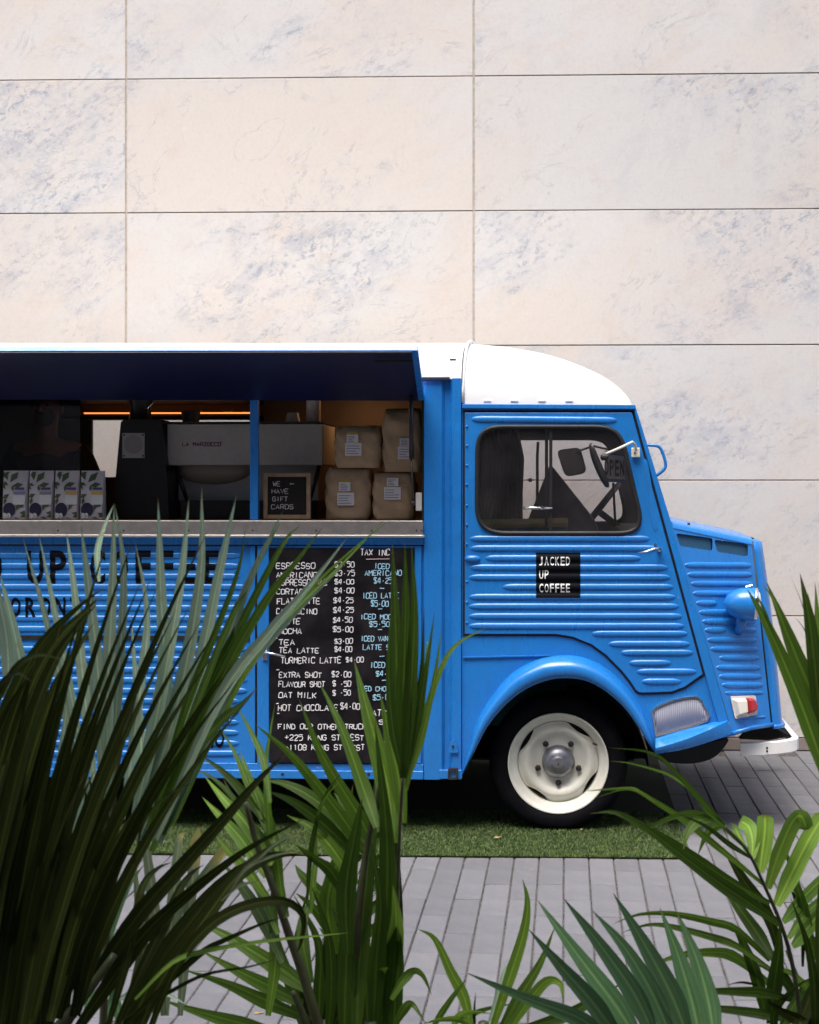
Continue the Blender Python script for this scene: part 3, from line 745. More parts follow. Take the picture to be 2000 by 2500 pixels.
tube('grab_handle', smoothline([at(*K3(1432, 768), -0.01), at(*K3(1480, 768), -0.02), at(*K3(1525, 782), -0.02), at(*K3(1552, 835), -0.02), at(*K3(1568, 905), -0.02), at(*K3(1550, 945), -0.02), at(*K3(1500, 983), -0.01)], 5), 0.008, BLUE, van, 10)
# --- far cab side with door window
cabfar = [S(p) for p in [(1128, 990), (1551, 990), (1641, 1281), (1789, 1796), (1128, 1880)]]
v, f = plate_mesh([cabfar, [S(p) for p in window]], -0.02)
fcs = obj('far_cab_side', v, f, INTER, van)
fr = [S(p) for p in inset(window, 3)]
tube('window_seal', [p + Vector((0, -0.012, 0)) for p in fr], 6 * mm(), RUBBER, fcs, 8, closed=True)
obj('window_pane', [p + Vector((0, -0.006, 0)) for p in fr], [tuple(range(len(fr)))], GLASS, fcs)
tube('window_divider', [at(1314, 1079, VW - 0.02), at(1312, 1110, VW - 0.02), at(1312, 1275, VW - 0.02)], 0.009, RUBBER, fcs)
tube('window_knob', [at(1295, 1172, VW - 0.05), at(1295, 1172, VW - 0.02)], 0.013, mat('knob_grey', (0.5, 0.48, 0.45), 0.4), fcs, 12)
tube('window_knob', [at(1269, 1170, VW - 0.05), at(1269, 1170, VW - 0.02)], 0.012, mat('knob_dark', (0.03, 0.03, 0.03), 0.4), fcs, 12)
# windscreen: glass between the pillars, centre bar, cowl
A0, A1 = at(1552, 992), at(1640, 1279)
ws = obj('windscreen', [A0 + Vector((0, .03, 0)), A1 + Vector((0, .03, 0)), A1 + Vector((0, VW - .03, 0)), A0 + Vector((0, VW - .03, 0))], [(0, 1, 2, 3)], GLASS, van)
tube('centre_bar', [A0 + Vector((0, VW / 2, 0)), A1 + Vector((0, VW / 2, 0))], 0.014, BLUE, ws, 6)
for Y0 in (0.03, VW - 0.05):
    pass
far_p = [Vector((p.x, VW + 0.02, p.z)) for p in [at(1530, 990), at(1554, 990), at(1641, 1281), at(1789, 1796), at(1765, 1802)]]
v, f = plate_mesh([far_p], -0.03); obj('far_pillar', v, f, BLUE, van)
# dashboard and bulkhead ahead of the cab
d0, d1 = at(1575, 1290), at(1645, 1283)
box('dashboard', (at(1520, 1290).x, 0.03, at(0, 1345).z), (A1.x - 0.005, VW - 0.03, at(0, 1300).z), INTER, van, 0.02)
obj('firewall', [A1 + Vector((-.01, .03, -.03)), at(1770, 1790) + Vector((-.03, .03, 0)), at(1770, 1790) + Vector((-.03, VW - .03, 0)), A1 + Vector((-.01, VW - .03, -.03))], [(0, 1, 2, 3)], INTER, van)
# --- fender flare over the front wheel
ao = smoothline([(x, y, 0) for x, y in arch_out], 4); ai = smoothline([(x, y, 0) for x, y in arch_in], 4)
rings = []
for k, (o_, i_) in enumerate(zip(ao, ai)):
    t = k / (len(ao) - 1); wd = (math.sin(math.pi * min(1, max(0, t))) ** 0.5)
    bul = 0.02 + 0.075 * wd
    rng = []
    for s, yy in ((0.0, 0.0), (0.04, 0.25), (0.14, 0.55), (0.32, 0.86), (0.55, 1.0), (0.78, 0.97), (0.94, 0.86), (1.0, 0.72), (1.0, 0.55)):
        x, y = o_.x + (i_.x - o_.x) * s, o_.y + (i_.y - o_.y) * s
        # keep the traced outline as seen at the depth this ring point really has
        rng.append(at(x, y, -bul * yy))
    rng.append(at(i_.x, i_.y, 0.12))
    rings.append(rng)
loft('front_fender', rings, BLUE, van)
# wheel well
wc = at(1363, 1863, 0.08)
vv, ff = [], []
for k in range(25):
    a_ = math.pi * k / 24
    for Y in (0.02, 0.5): vv.append((wc.x + math.cos(a_) * 0.44, Y, wc.z - 0.05 + math.sin(a_) * 0.44))
for k in range(24): ff.append((2 * k, 2 * k + 1, 2 * k + 3, 2 * k + 2))
ff.append(tuple(range(1, 50, 2)))
obj('wheel_well', vv, ff, BLACK, van)
# --- wheels
def wheel(cx, cz, Y, sgn):
    """outer face towards -y when sgn = 1"""
    ax = (0, -sgn, 0); c = Vector((cx, Y, cz)); TR = 0.336
    w = thing_part = obj('wheel', *lathe_mesh([(0.21, -0.17), (0.26, -0.175), (0.31, -0.165), (0.33, -0.14), (TR, -0.12), (TR, -0.09), (0.331, -0.087), (0.331, -0.083), (TR, -0.08), (TR, -0.045), (0.331, -0.042), (0.331, -0.038), (TR, -0.035), (0.332, -0.015),
        (0.322, 0.0), (0.318, 0.001), (0.315, 0.005), (0.300, 0.012), (0.275, 0.014), (0.255, 0.010), (0.244, 0.002), (0.240, -0.01)], c, ax, 72, False), TYRE, van, smooth='auto')
    rim = lathe('rim', [(0.238, -0.012), (0.2445, 0.004), (0.243, 0.009), (0.238, 0.0095), (0.234, 0.004), (0.229, -0.010), (0.222, -0.022), (0.217, -0.026), (0.207, -0.030), (0.199, -0.042), (0.194, -0.075), (0.192, -0.15)], c, CREAM, w, axis=ax, seg=72, caps=False)
    # dished disc with four slots at its edge
    u = Vector((1, 0, 0)); z = Vector((0, 0, 1)); axv = Vector(ax)
    n = 96; prof = [(1.0, -0.052), (0.955, -0.050), (0.90, -0.040), (0.84, -0.030), (0.78, -0.028), (0.70, -0.040), (0.62, -0.052), (0.50, -0.056), (0.38, -0.054), (0.2, -0.054)]
    vv, ff = [], []
    for s, h in prof:
        for k in range(n):
            a_ = 2 * math.pi * k / n
            r = 0.195
            dd = min(abs(((a_ - R(x) + math.pi) % (2 * math.pi)) - math.pi) for x in (57, 147, 237, 327))
            if dd < R(19): r = 0.195 - 0.021 * math.cos(dd / R(19) * math.pi / 2) ** 0.8
            rr = s * 0.195 if s < 0.86 else (0.86 * 0.195 + (r - 0.86 * 0.195) * (s - 0.86) / 0.14)
            vv.append(c + (u * math.cos(a_) + z * math.sin(a_)) * rr + axv * h)
    for i in range(len(prof) - 1):
        for k in range(n): ff.append((i * n + k, i * n + (k + 1) % n, (i + 1) * n + (k + 1) % n, (i + 1) * n + k))
    obj('wheel_disc', vv, ff, CREAM, w, smooth=True)
    obj('brake_drum', *lathe_mesh([(0.19, -0.08), (0.0, -0.081)], c, ax, 32), BLACK, w)
    hub = lathe('hub_cap', [(0.080, -0.056), (0.080, -0.045), (0.077, -0.036), (0.070, -0.024), (0.058, -0.012), (0.040, -0.004), (0.0275, -0.0015), (0.0265, -0.0005), (0.024, 0.0), (0.012, 0.0012), (0, 0.0016)], c, ALU, w, axis=ax, seg=48)
    tube('emblem', [c + axv * 0.002 + Vector((-0.003, 0, -0.004)), c + axv * 0.003 + Vector((0, 0, -0.008)), c + axv * 0.003 + Vector((0.003, 0, 0.004))], 0.0022, DARKMETAL, hub, 6)
    for k in range(5):
        a_ = R(-90 + 72 * k); p = c + (u * math.cos(a_) + z * math.sin(a_)) * 0.104
        nt_ = lathe('wheel_nut', [(0.0155, -0.056), (0.0155, -0.05), (0.0125, -0.049), (0.0125, -0.034), (0.008, -0.032), (0.008, -0.027), (0, -0.027)], p, DARKMETAL, w, axis=ax, seg=6)
    a_ = R(27); p = c + (u * math.cos(a_) + z * math.sin(a_)) * 0.2
    tube('valve', [p + axv * -0.035 - (u * .008), p + axv * 0.0 + (u * .006)], 0.0055, DARKMETAL, w, 8)
    return w
wheel(wc.x, wc.z, 0.075, 1)
wheel(wc.x, wc.z, VW - 0.075, -1)
rwx = at(-230, 1863, 0.08).x
wheel(rwx, wc.z, 0.075, 1)
wheel(rwx, wc.z, VW - 0.075, -1)
for x in (wc.x, rwx):
    tube('axle', [(x, 0.2, wc.z), (x, VW - 0.2, wc.z)], 0.04, BLACK, van)
# --- fresh air grille ahead of the wheel
K6 = lambda x, y: (1500 + x / 2.874, 1150 + y / 2.874)
gp = [K6(*p) for p in [(262, 1690), (300, 1650), (430, 1600), (560, 1580), (605, 1598), (628, 1640), (655, 1758), (290, 1868)]]
gp = [(p.x, p.y) for p in smoothline([(x, y, 0) for x, y in gp], 3)] 
gr = plate('grille_frame', gp, -0.012, 0.0115, CHROME, van, [inset(gp, 4.2)], bevel=0.003)
plate('grille_panel', inset(gp, 3.5), -0.004, 0.003, mat('grille_grey', (0.27, 0.28, 0.36), 0.6), gr)
ip = inset(gp, 4.5)
for k in range(29):
    x = 1592 + 4.6 * k
    ys = []
    for i in range(len(ip)):
        (xa, ya), (xb, yb) = ip[i], ip[(i + 1) % len(ip)]
        if (xa - x) * (xb - x) < 0: ys.append(ya + (yb - ya) * (x - xa) / (xb - xa))
    if len(ys) >= 2 and max(ys) - min(ys) > 8:
        tube('grille_bar', [at(x, min(ys) + 1, -0.005), at(x, max(ys) - 1, -0.005)], 1.7 * mm(), mat('grille_bar_grey', (0.34, 0.35, 0.43), 0.6), gr, 6, 0.5)
# --- wedge-shaped fender toe ahead of the wheel
tp = [K6(*p) for p in [(290, 1868), (480, 1812), (655, 1768), (785, 1748)]]
md = [K6(*p) for p in [(290, 1945), (480, 1890), (655, 1820), (800, 1752)]]
lo = [K6(*p) for p in [(285, 1988), (480, 1955), (655, 1905), (828, 1842)]]
Ym = [-0.10, -0.10, -0.075, -0.03]
lc = lambda pts: [(p.x, p.y) for p in smoothline([(x, y, 0) for x, y in pts], 5)]
tp, md, lo = lc(tp), lc(md), lc(lo); n = len(tp)
ym = [p.x for p in smoothline([(y, 0, 0) for y in Ym], 5)]
rings = []
for k in range(n):
    rings.append([at(*tp[k], 0.0), at(tp[k][0] * .5 + md[k][0] * .5, tp[k][1] * .5 + md[k][1] * .5, ym[k] * 0.62), at(*md[k], ym[k]), at(md[k][0] * .5 + lo[k][0] * .5, md[k][1] * .5 + lo[k][1] * .5, ym[k] * 0.98), at(*lo[k], ym[k] * 0.8), at(lo[k][0], lo[k][1] - 3, 0.1)])
loft('fender_toe', rings, BLUE, van, smooth='auto')
blob = [K6(*p) for p in [(240, 1975), (480, 1950), (700, 1900), (800, 1880), (770, 1940), (700, 2010), (600, 2045), (480, 2055), (330, 2040)]]
plate('engine_cradle', [(p.x, p.y) for p in smoothline([(x, y, 0) for x, y in blob], 3)], 0.06, 0.5, BLACK, van, bevel=0.02)
# --- nose
foldL = lambda py: 1641 + (py - 1281) * (1789 - 1641) / (1796 - 1281)
seamX = lambda py: 1837 + (py - 1322) * (1885 - 1837) / (1773 - 1322)
_n0, _n1, _n2 = at(1641, 1281, 0.015), at(1789, 1796, 0.015), at(seamX(1548), 1548, 0.165)
_nn = (_n1 - _n0).cross(_n2 - _n0).normalized()
if _nn.y > 0: _nn = -_nn
def nat(px, py, out=0.0):
    o_ = Vector((0, CY, CZ)); d_ = at(px, py, 0.0) - o_
    t_ = (_n0 - o_).dot(_nn) / d_.dot(_nn)
    return o_ + d_ * t_ + _nn * out
def nplate(name, pts, mt, parent, out, thick, holes=(), bevel=0):
    v, f = plate_mesh([[nat(x, y, out) for x, y in pts]] + [[nat(x, y, out) for x, y in h] for h in holes], thick)
    o = obj(name, v, f, mt, parent)
    if bevel:
        b = o.modifiers.new('bevel', 'BEVEL'); b.width = bevel; b.segments = 2; b.limit_method = 'ANGLE'; b.angle_limit = R(50)
    return o
v1 = rounded([K6(432, 436), K6(690, 471), K6(688, 562), K6(462, 527)], 8, 4)
v2 = rounded([K6(700, 481), K6(938, 512), K6(936, 602), K6(722, 566)], 8, 4)
nose_pts = [(1642, 1286), (1836, 1327), (seamX(1773) - 2, 1773), (1850, 1779), (1790, 1795)]
nose = nplate('nose_side', nose_pts, BLUE, van, 0.0, 0.02, [v1, v2])
VENT = mat('vent_mesh', (0.02, 0.10, 0.19), 0.6, noise=0.4, nscale=300)
for q in (v1, v2):
    vf = nplate('vent', q, VENT, nose, -0.012, 0.004)
nrm = _nn
NR = [(660, 490, 965), (725, 510, 970), (790, 535, 975), (858, 550, 985), (925, 572, 725), (990, 592, 985), (1055, 615, 990), (1115, 633, 785), (1115, 880, 1000), (1185, 650, 1005), (1248, 672, 1015), (1310, 735, 1020), (1378, 712, 1030), (1440, 732, 1040), (1500, 753, 1050)]
for (y, xa, xb) in NR:
    p, q = K6(xa, y), K6(xb, y + 2)
    rib(nat(*p), nat(*q), DH, 0.0085, nose, nrm)
p, q = K6(775, 1557), K6(1050, 1555); rib(nat(*p), nat(*q), DH * 0.6, 0.006, nose, nrm)
p, q = K6(880, 1735), K6(1068, 1724); rib(nat(*p), nat(*q), DH * 0.5, 0.005, nose, nrm)
tube('bottom_bead', [nat(*K6(825, 1842), 0.004), nat(*K6(960, 1800), 0.006), nat(*K6(1108, 1778), 0.006)], 0.011, BLUE, nose, 10)
tube('seam_gap', [nat(1837.5, 1322, -0.001), nat(1885, 1773, -0.001)], 0.0045, RUBBER, nose, 6)
# nose front wraps across to the far side
rings = []
for k in range(19):
    s = k / 18; py = 1322 + s * (1772 - 1322)
    a0 = nat(seamX(py) + 1.5, py)
    edge = 1866 + s * (1910 - 1866) + 4 * math.sin(math.pi * s)
    fx = at(edge, py, 0.22).x
    z = a0.z - 0.004
    half = [Vector((a0.x, a0.y, z))]
    for u_ in (0.12, 0.3, 0.55, 0.78, 0.93, 1.0):
        ang = u_ * math.pi / 2
        half.append(Vector((a0.x + (fx - a0.x) * math.sin(ang) ** 0.9, a0.y + 0.10 * (1 - math.cos(ang)), z)))
    half.append(Vector((fx + 0.012, 0.5, z))); half.append(Vector((fx + 0.018, VW / 2, z)))
    rings.append(half + [mirror_y(p) for p in half[-2::-1]])
rings.insert(0, [Vector((p.x - 0.035, p.y + (0.02 if p.y < .9 else -0.02), p.z + 0.014)) for p in rings[0]])
loft('nose_front', rings, BLUE, van, smooth=True)
bb = rings[-1]
tube('bottom_bead', [p + Vector((0.002, -0.004 if p.y < 0.9 else .004, 0)) for p in bb], 0.011, BLUE, van, 8)
# far nose side and hood
v, f = plate_mesh([[mirror_y(nat(x, y)) for x, y in nose_pts]], -0.02); obj('far_nose_side', v, f, BLUE, van)
h0, h1 = nat(1642, 1286), nat(1838, 1327)
rings = []
for k in range(9):
    t = k / 8; p = h0.lerp(h1, t); w = [Vector((p.x, p.y - 0.004, p.z - 0.006)), Vector((p.x, p.y + 0.002, p.z + 0.012)), Vector((p.x, p.y + 0.02, p.z + 0.020))]
    for yy in (0.3, 0.6, VW / 2): w.append(Vector((p.x + 0.01 * yy, max(p.y + 0.05, yy * 1.0), p.z + 0.024 + 0.012 * (yy / VW * 2))))
    rings.append(w + [mirror_y(q) for q in w[-2::-1]])
loft('hood', rings, BLUE, van)
lathe('washer_jet', [(0.008, 0), (0.006, 0.01), (0, 0.012)], h0.lerp(h1, 0.22) + Vector((0, 0.1, 0.024)), DARKMETAL, van, axis=(0, 0, 1), seg=10)
# radiator behind the nose so that the inside stays closed
box('radiator', (at(1830, 1500, .3).x - 0.1, 0.3, 0.5), (at(1830, 1500, .3).x - 0.05, VW - 0.3, 1.3), BLACK, van)
# --- headlights
def headlight(mir):
    Y = 0.035
    c = at(1766 + 42, 1471, Y)
    x0, x1 = at(1767, 1470, Y).x, at(1843, 1470, Y).x; rr = 41 * mm(Y)
    prof = []
    Lh = x1 - x0
    for k in range(11):
        t = k / 10; prof.append((rr * math.sqrt(max(0, 1 - (1 - t) ** 2.2)) if t > 0 else 0.0, Lh * t * 0.93))
    prof += [(rr * 1.0, Lh * 0.98)]
    base = Vector((x0, Y, c.z)); fm = (lambda p: p) if not mir else mirror_y
    v, f = lathe_mesh(prof, base, (1, 0, -0.06), 36)
    h = obj('headlight', [fm(q) for q in v], f, BLUE, van, smooth='auto')
    v, f = lathe_mesh([(rr * 1.03, Lh * 0.955), (rr * 1.04, Lh * 1.0), (rr * 1.0, Lh * 1.06), (rr * 0.9, Lh * 1.07), (rr * 0.9, Lh * 1.02)], base, (1, 0, -0.06), 36)
    obj('chrome_ring', [fm(q) for q in v], f, CHROME, h, smooth='auto')
    v, f = lathe_mesh([(rr * 0.9, Lh * 1.04), (rr * 0.7, Lh * 1.14), (rr * 0.35, Lh * 1.19), (0, Lh * 1.2)], base, (1, 0, -0.06), 36)
    obj('lens', [fm(q) for q in v], f, mat('lamp_lens', (0.7, 0.72, 0.75), 0.1, spec=0.8), h, smooth=True)
    st = [c + Vector((0.01, 0.0, -rr * .8)), c + Vector((0.0, 0.03, -rr * 1.5)), c + Vector((-0.005, 0.10, -rr * 1.9))]
    v, f = tube_mesh([fm(q) for q in st], [0.03, 0.022, 0.026], 10); obj('bracket', v, f, BLUE, h, smooth=True)
    v, f = tube_mesh([fm(c + Vector((0.025, -0.01, rr * 0.93))), fm(c + Vector((0.055, -0.01, rr * 1.04)))], 0.005, 6); obj('clip', v, f, CHROME, h)
headlight(False); headlight(True)
# --- side flasher, half white half red
fl = nplate('flasher', rounded([K6(806, 1582), K6(985, 1577), K6(998, 1710), K6(840, 1740)], 5, 4), mat('flasher_plate', (0.68, 0.62, 0.58), 0.5), van, 0.010, 0.0098, bevel=0.003)
def lens(name, pts, mt, hgt):
    q = [nat(*K6(*p), 0.010) for p in pts]; c = sum(q, Vector()) / len(q); top = [c + (p - c) * 0.72 + nrm * hgt for p in q]
    n = len(q); ff = [(i, (i + 1) % n, n + (i + 1) % n, n + i) for i in range(n)] + [tuple(range(n, 2 * n))]
    obj(name, q + top, ff, mt, fl, bevel=0.004)
lens('white_lens', [(816, 1598), (912, 1592), (922, 1705), (846, 1728)], mat('white_lens', (0.8, 0.76, 0.66), 0.3), 0.03)
lens('red_lens', [(914, 1592), (962, 1592), (992, 1650), (978, 1690), (924, 1704)], mat('red_lens', (0.42, 0.02, 0.03), 0.2, spec=0.8), 0.028)
# --- white bumper: side return, front bar, bracket
WB = mat('bumper_white', (0.84, 0.84, 0.83), 0.45, noise=0.05, nscale=20)
BY = 0.12
pa = [at(*K6(886, 1905), BY), at(*K6(1010, 1905), BY), at(*K6(1160, 1893), BY), at(*K6(1240, 1882), BY), at(*K6(1282, 1872), BY + .02)]
ht = 97 / 2.874 * mm(BY)
front_x = at(*K6(1298, 1870), BY + 0.05).x
path = [Vector((p.x, p.y, p.z)) for p in pa] + [Vector((front_x, BY + 0.07, pa[-1].z)), Vector((front_x + .005, 0.5, pa[-1].z)), Vector((front_x + .008, VW / 2, pa[-1].z))]
path = path + [mirror_y(p) for p in path[-2::-1]]
# a channel section: face, top lip and bottom lip
rings = []
for i, p in enumerate(path):
    t = (path[min(i + 1, len(path) - 1)] - path[max(i - 1, 0)]); t.z = 0; t.normalize(); o_ = Vector((t.y, -t.x, 0))
    H = ht if i not in (4, len(path) - 5) else ht * 0.96
    lip = 0.032
    sec = [(-lip, -0.002), (-0.006, 0), (0, -0.006), (0, -H + 0.006), (-0.006, -H), (-lip, -H + .002), (-lip, -H + .005), (-0.008, -H + .006), (-0.004, -H + 0.01), (-0.004, -0.01), (-0.008, -0.006), (-lip, -0.006)]
    rings.append([p + o_ * a_ + Vector((0, 0, z_)) for a_, z_ in sec])
bump = loft('bumper', rings, WB, van, closed=True, smooth='auto', caps=True)
for y in (1943, 1966):
    lathe('bolt', [(0.0055, 0), (0.0045, 0.003), (0, 0.003)], at(*K6(1072, y), BY - 0.0005), DARKMETAL, bump, seg=10)
for Yb in (0.32, VW - 0.32):
    v, f = plate_mesh([[at(*K6(880, 1880), Yb), at(*K6(960, 1790), Yb), at(*K6(1110, 1790), Yb), at(*K6(1150, 1860), Yb) + Vector((0.06, 0, 0)), at(*K6(1080, 1890), Yb)]], 0.06)
    obj('bumper_bracket', v, f, BLACK, van)
# --- roofs
def section(Xs, Xc, zs, zc, n=22, p=2.6):
    out = []
    for k in range(n + 1):
        a_ = math.pi * k / n; cy = -math.cos(a_); e = 2 / p
        yy = VW / 2 + (VW / 2 + 0.012) * math.copysign(abs(cy) ** e, cy); fr_ = abs(math.sin(a_)) ** e
        out.append(Vector((Xs + (Xc - Xs) * fr_, yy, zs + (zc - zs) * fr_)))
    return out
def fit(Xs, Xc, zs, pytarget, p=2.6):
    lo_, hi_ = zs + 0.0005, zs + 0.7
    for _ in range(40):
        m_ = (lo_ + hi_) / 2
        if min(proj(q)[1] for q in section(Xs, Xc, zs, m_, p=p)) < pytarget: hi_ = m_
        else: lo_ = m_
    return section(Xs, Xc, zs, m_, p=p)
rings = []
for px in [-600, -100, 200, 500, 800, 1000, 1127]:
    X = at(px, 925).x
    rings.append(fit(X, X, at(px, 926).z, 837.5, 2.3))
loft('rear_roof', rings, WHITE, van, smooth=True)
rr = [[p + Vector((0, 0, -0.02)) for p in r] for r in rings]
tube('roof_seam', [p + Vector((0.004, 0, 0.002)) for p in fit(at(1129, 925).x, at(1129, 925).x, at(1129, 985).z, 834, 2.5)], 0.008, WHITE, van, 8)
prof = [(1131, 839), (1167, 841), (1210, 844.5), (1254, 850), (1323, 862.5), (1393, 883.5), (1463, 914.5), (1498, 938), (1518, 957), (1530, 972), (1537, 988)]
pp = smoothline([(x, y, 0) for x, y in prof], 3)
rings = []
zs = None
for q in pp:
    px, py = q.x, q.y
    Xs = at(min(px, 1537), 989).x
    Xc = at(px, py, 0.7).x
    zs_ = at(px, 990 - 3 * 0, 0).z
    rings.append(fit(Xs, Xc, zs_, min(py, 988.5), 2.5))
rings.append([Vector((p.x + 0.004, p.y, at(1537, 992).z)) for p in rings[-1]])
loft('cab_roof', rings, WHITE, van, smooth=True)
for x in (1190, 1256, 1323, 1390):
    pbox('roof_rivet', x - 9, 977, x + 9, 980.5, -0.0145, 0.0, WHITE, van, 0.001)
# lining under the roof so the inside is dark
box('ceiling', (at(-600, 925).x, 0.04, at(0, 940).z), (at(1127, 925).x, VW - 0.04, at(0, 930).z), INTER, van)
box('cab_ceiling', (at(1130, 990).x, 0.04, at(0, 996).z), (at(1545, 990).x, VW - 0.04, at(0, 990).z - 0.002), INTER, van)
# --- serving hatch lid
AY = -0.40
zt = at(500, 856, AY).z
lid = [at(-215, 858, AY), at(1021, 856, AY), at(1036, 978, -0.012), at(-215, 975, -0.012)]
up = Vector((0, 0.012, 0.022))
v = lid + [p + up for p in lid]
lidobj = obj('hatch_lid', v, [(3, 2, 1, 0), (4, 5, 6, 7), (0, 1, 5, 4), (1, 2, 6, 5), (2, 3, 7, 6), (3, 0, 4, 7)], [BLUE, NAVY], van, bevel=0.003)
# lining is set a few mm below the shell
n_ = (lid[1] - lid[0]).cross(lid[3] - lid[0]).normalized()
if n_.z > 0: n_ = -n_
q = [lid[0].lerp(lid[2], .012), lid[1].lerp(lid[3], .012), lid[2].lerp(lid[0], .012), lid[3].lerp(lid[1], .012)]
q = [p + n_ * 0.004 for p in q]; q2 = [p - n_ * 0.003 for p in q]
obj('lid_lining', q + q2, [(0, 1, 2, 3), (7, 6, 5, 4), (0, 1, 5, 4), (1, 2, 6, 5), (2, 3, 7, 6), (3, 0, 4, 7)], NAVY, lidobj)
pbox('vent_slot', 914, 878, 1006, 884, AY + 0.04, AY + 0.045, BLACK, lidobj)
gs = tube('gas_strut', [at(1004, 968, -0.06), at(1004.5, 1120, -0.03)], 0.0105, mat('strut_black', (0.015, 0.013, 0.013), 0.4), van, 12)
tube('rod', [at(1004.5, 1115, -0.03), at(1008, 1228, -0.015)], 0.0048, mat('strut_rod', (0.07, 0.06, 0.055), 0.35, 0.6), gs, 8)
lathe('ball_joint', [(0, 0.012), (0.010, 0.008), (0.013, 0), (0.010, -0.008), (0, -0.012)], at(1008, 1228, -0.015), DARKMETAL, gs, seg=12)
pbox('latch_box', 1015, 1203, 1031, 1247, 0.0, 0.03, mat('latch_white', (0.6, 0.58, 0.55), 0.5), van, 0.003)
# ------------------------------------------------------------------ things in the serving hatch
PAPERW = mat('bag_white', (0.58, 0.53, 0.56), 0.55, noise=0.1, nscale=20)
LEAFP = mat('print_green', (0.06, 0.10, 0.035), 0.6)
BERRY = mat('print_navy', (0.015, 0.013, 0.045), 0.5)
CZT = COUNTZ + 0.0005
bagx = [(4, 65), (68, 127), (131, 190), (194, 252)]
bag_lab = ['white printed coffee bag with blue label, farthest in its row from the grinder', 'white printed coffee bag with grey label between two other bags',
           'white printed coffee bag with yellow label left of the last bag', 'white printed coffee bag with yellow label next to the black grinder']
barc = [(0.20, 0.22, 0.36), (0.24, 0.25, 0.26), (0.55, 0.36, 0.06), (0.60, 0.40, 0.05)]
for k, (x0, x1) in enumerate(bagx):
    YF = 0.13
    p0, p1 = at(x0, 1268, YF), at(x1, 1149, YF)
    bag = thing('coffee_bag', bag_lab[k], 'coffee bag', ((p0.x + p1.x) / 2, YF + 0.03, CZT), 'printed coffee bags on the counter')
    # gusseted pouch: thick at the base, flat at the top seam
    zs = [CZT, CZT + .01, CZT + (p1.z - CZT) * .3, CZT + (p1.z - CZT) * .7, CZT + (p1.z - CZT) * .93, p1.z]
    ds = [.028, .034, .032, .02, .006, .004]; cx, hw = (p0.x + p1.x) / 2, (p1.x - p0.x) / 2
    rings = [[Vector((cx + a_ * hw, YF + .034 + b_ * d, z)) for a_, b_ in ((-1, -.55), (-.9, -1), (0, -1.0), (.9, -1), (1, -.55), (1, .55), (.9, 1), (0, 1.0), (-.9, 1), (-1, .55))] for z, d in zip(zs, ds)]
    loft('pouch', rings, PAPERW, bag, closed=True, smooth='auto', caps=True)
    def fy(z):
        t = (z - CZT) / (p1.z - CZT)
        return YF + .034 - np.interp(t, [0, .08, .3, .7, .93, 1], ds[:1] + [.034, .032, .02, .006, .004]) - 0.0015
    def on(px, py):
        q = at(x0 + px, py, YF); q.y = fy(q.z); return q
    def flat(name, pts, mt, extra=0.0):
        return obj(name, [on(*p) - Vector((0, extra, 0)) for p in pts], [tuple(range(len(pts)))], mt, bag)
    br = random.Random(40 + k)
    V, Fc = [], []
    for (lx, ly, an, ln) in [(18, 1178, 60, 26), (12, 1172, 110, 20), (24, 1186, 20, 20), (8, 1196, 130, 18), (18, 1206, 200, 16), (10, 1214, 250, 14), (36, 1240, 40, 20), (36, 1246, 75, 14), (44, 1252, -10, 18), (26, 1200, 95, 12), (14, 1186, 150, 12), (46, 1262, 10, 14), (30, 1262, -30, 14), (10, 1160, 80, 16)]:
        ln *= 1.35; an = R(an + br.uniform(-14, 14)); c_, s_ = math.cos(an), -math.sin(an); wv_ = ln * .24
        q = [(lx, ly), (lx + c_ * ln * .5 - s_ * wv_, ly + s_ * ln * .5 + c_ * wv_), (lx + c_ * ln, ly + s_ * ln), (lx + c_ * ln * .5 + s_ * wv_, ly + s_ * ln * .5 - c_ * wv_)]
        q = [(min(58, max(1, a_)), min(1266, max(1152, b_))) for a_, b_ in q]
        n = len(V); V += [on(*p) - Vector((0, 0.0002 * len(V) / 4, 0)) for p in q]; Fc.append((n, n + 1, n + 2, n + 3))
    tag(obj('leaf_print', V, Fc, LEAFP, bag), kind='stuff')
    flat('berry_print', [(19 + 15 * math.cos(a_), 1244 + 17 * math.sin(a_)) for a_ in [math.pi * 2 * q / 18 for q in range(18)]], BERRY, 0.003)
    flat('label_print', rect(28, 1208, 57, 1232), mat('print_white', (0.62, 0.62, 0.62), 0.6), 0.003)
    flat('bar_print', rect(28, 1200, 57, 1207), mat('print_bar_%d' % k, barc[k], 0.6), 0.003)
    flat('title_print', rect(31, 1190, 54, 1196), mat('print_violet', (0.10, 0.06, 0.2), 0.6), 0.003)
    for dx in (9, 18):
        flat('petal_print', [(dx + 5 * math.cos(a_), 1259 + 7 * math.sin(a_)) for a_ in [math.pi * 2 * q / 10 for q in range(10)]], mat('print_white', (0.62, 0.62, 0.62)), 0.0045)
# coffee grinder
GB = mat('grinder_black', (0.010, 0.009, 0.010), 0.35, noise=0.3, nscale=10)
g = thing('coffee_grinder', 'tall black tapered coffee grinder with square steel badge in the hatch', 'grinder', (at(343, 1270, .42).x, .42, CZT))
YG = 0.30
lo_ = [at(272, 1267, YG), at(413, 1267, YG)]; mi = [at(281, 1180, YG), at(409, 1180, YG)]; hi_ = [at(295, 1031, YG), at(395, 1031, YG)]
def ring4(a_, b_, d, z): return [Vector((a_.x, YG, z)), Vector((b_.x, YG, z)), Vector((b_.x, YG + d, z)), Vector((a_.x, YG + d, z))]
loft('body', [ring4(*lo_, .24, CZT), ring4(*mi, .23, mi[0].z), ring4(*hi_, .2, hi_[0].z), ring4(at(303, 1024, YG), at(388, 1024, YG), .19, at(303, 1024, YG).z)], GB, g, closed=True, smooth=False, caps=True)
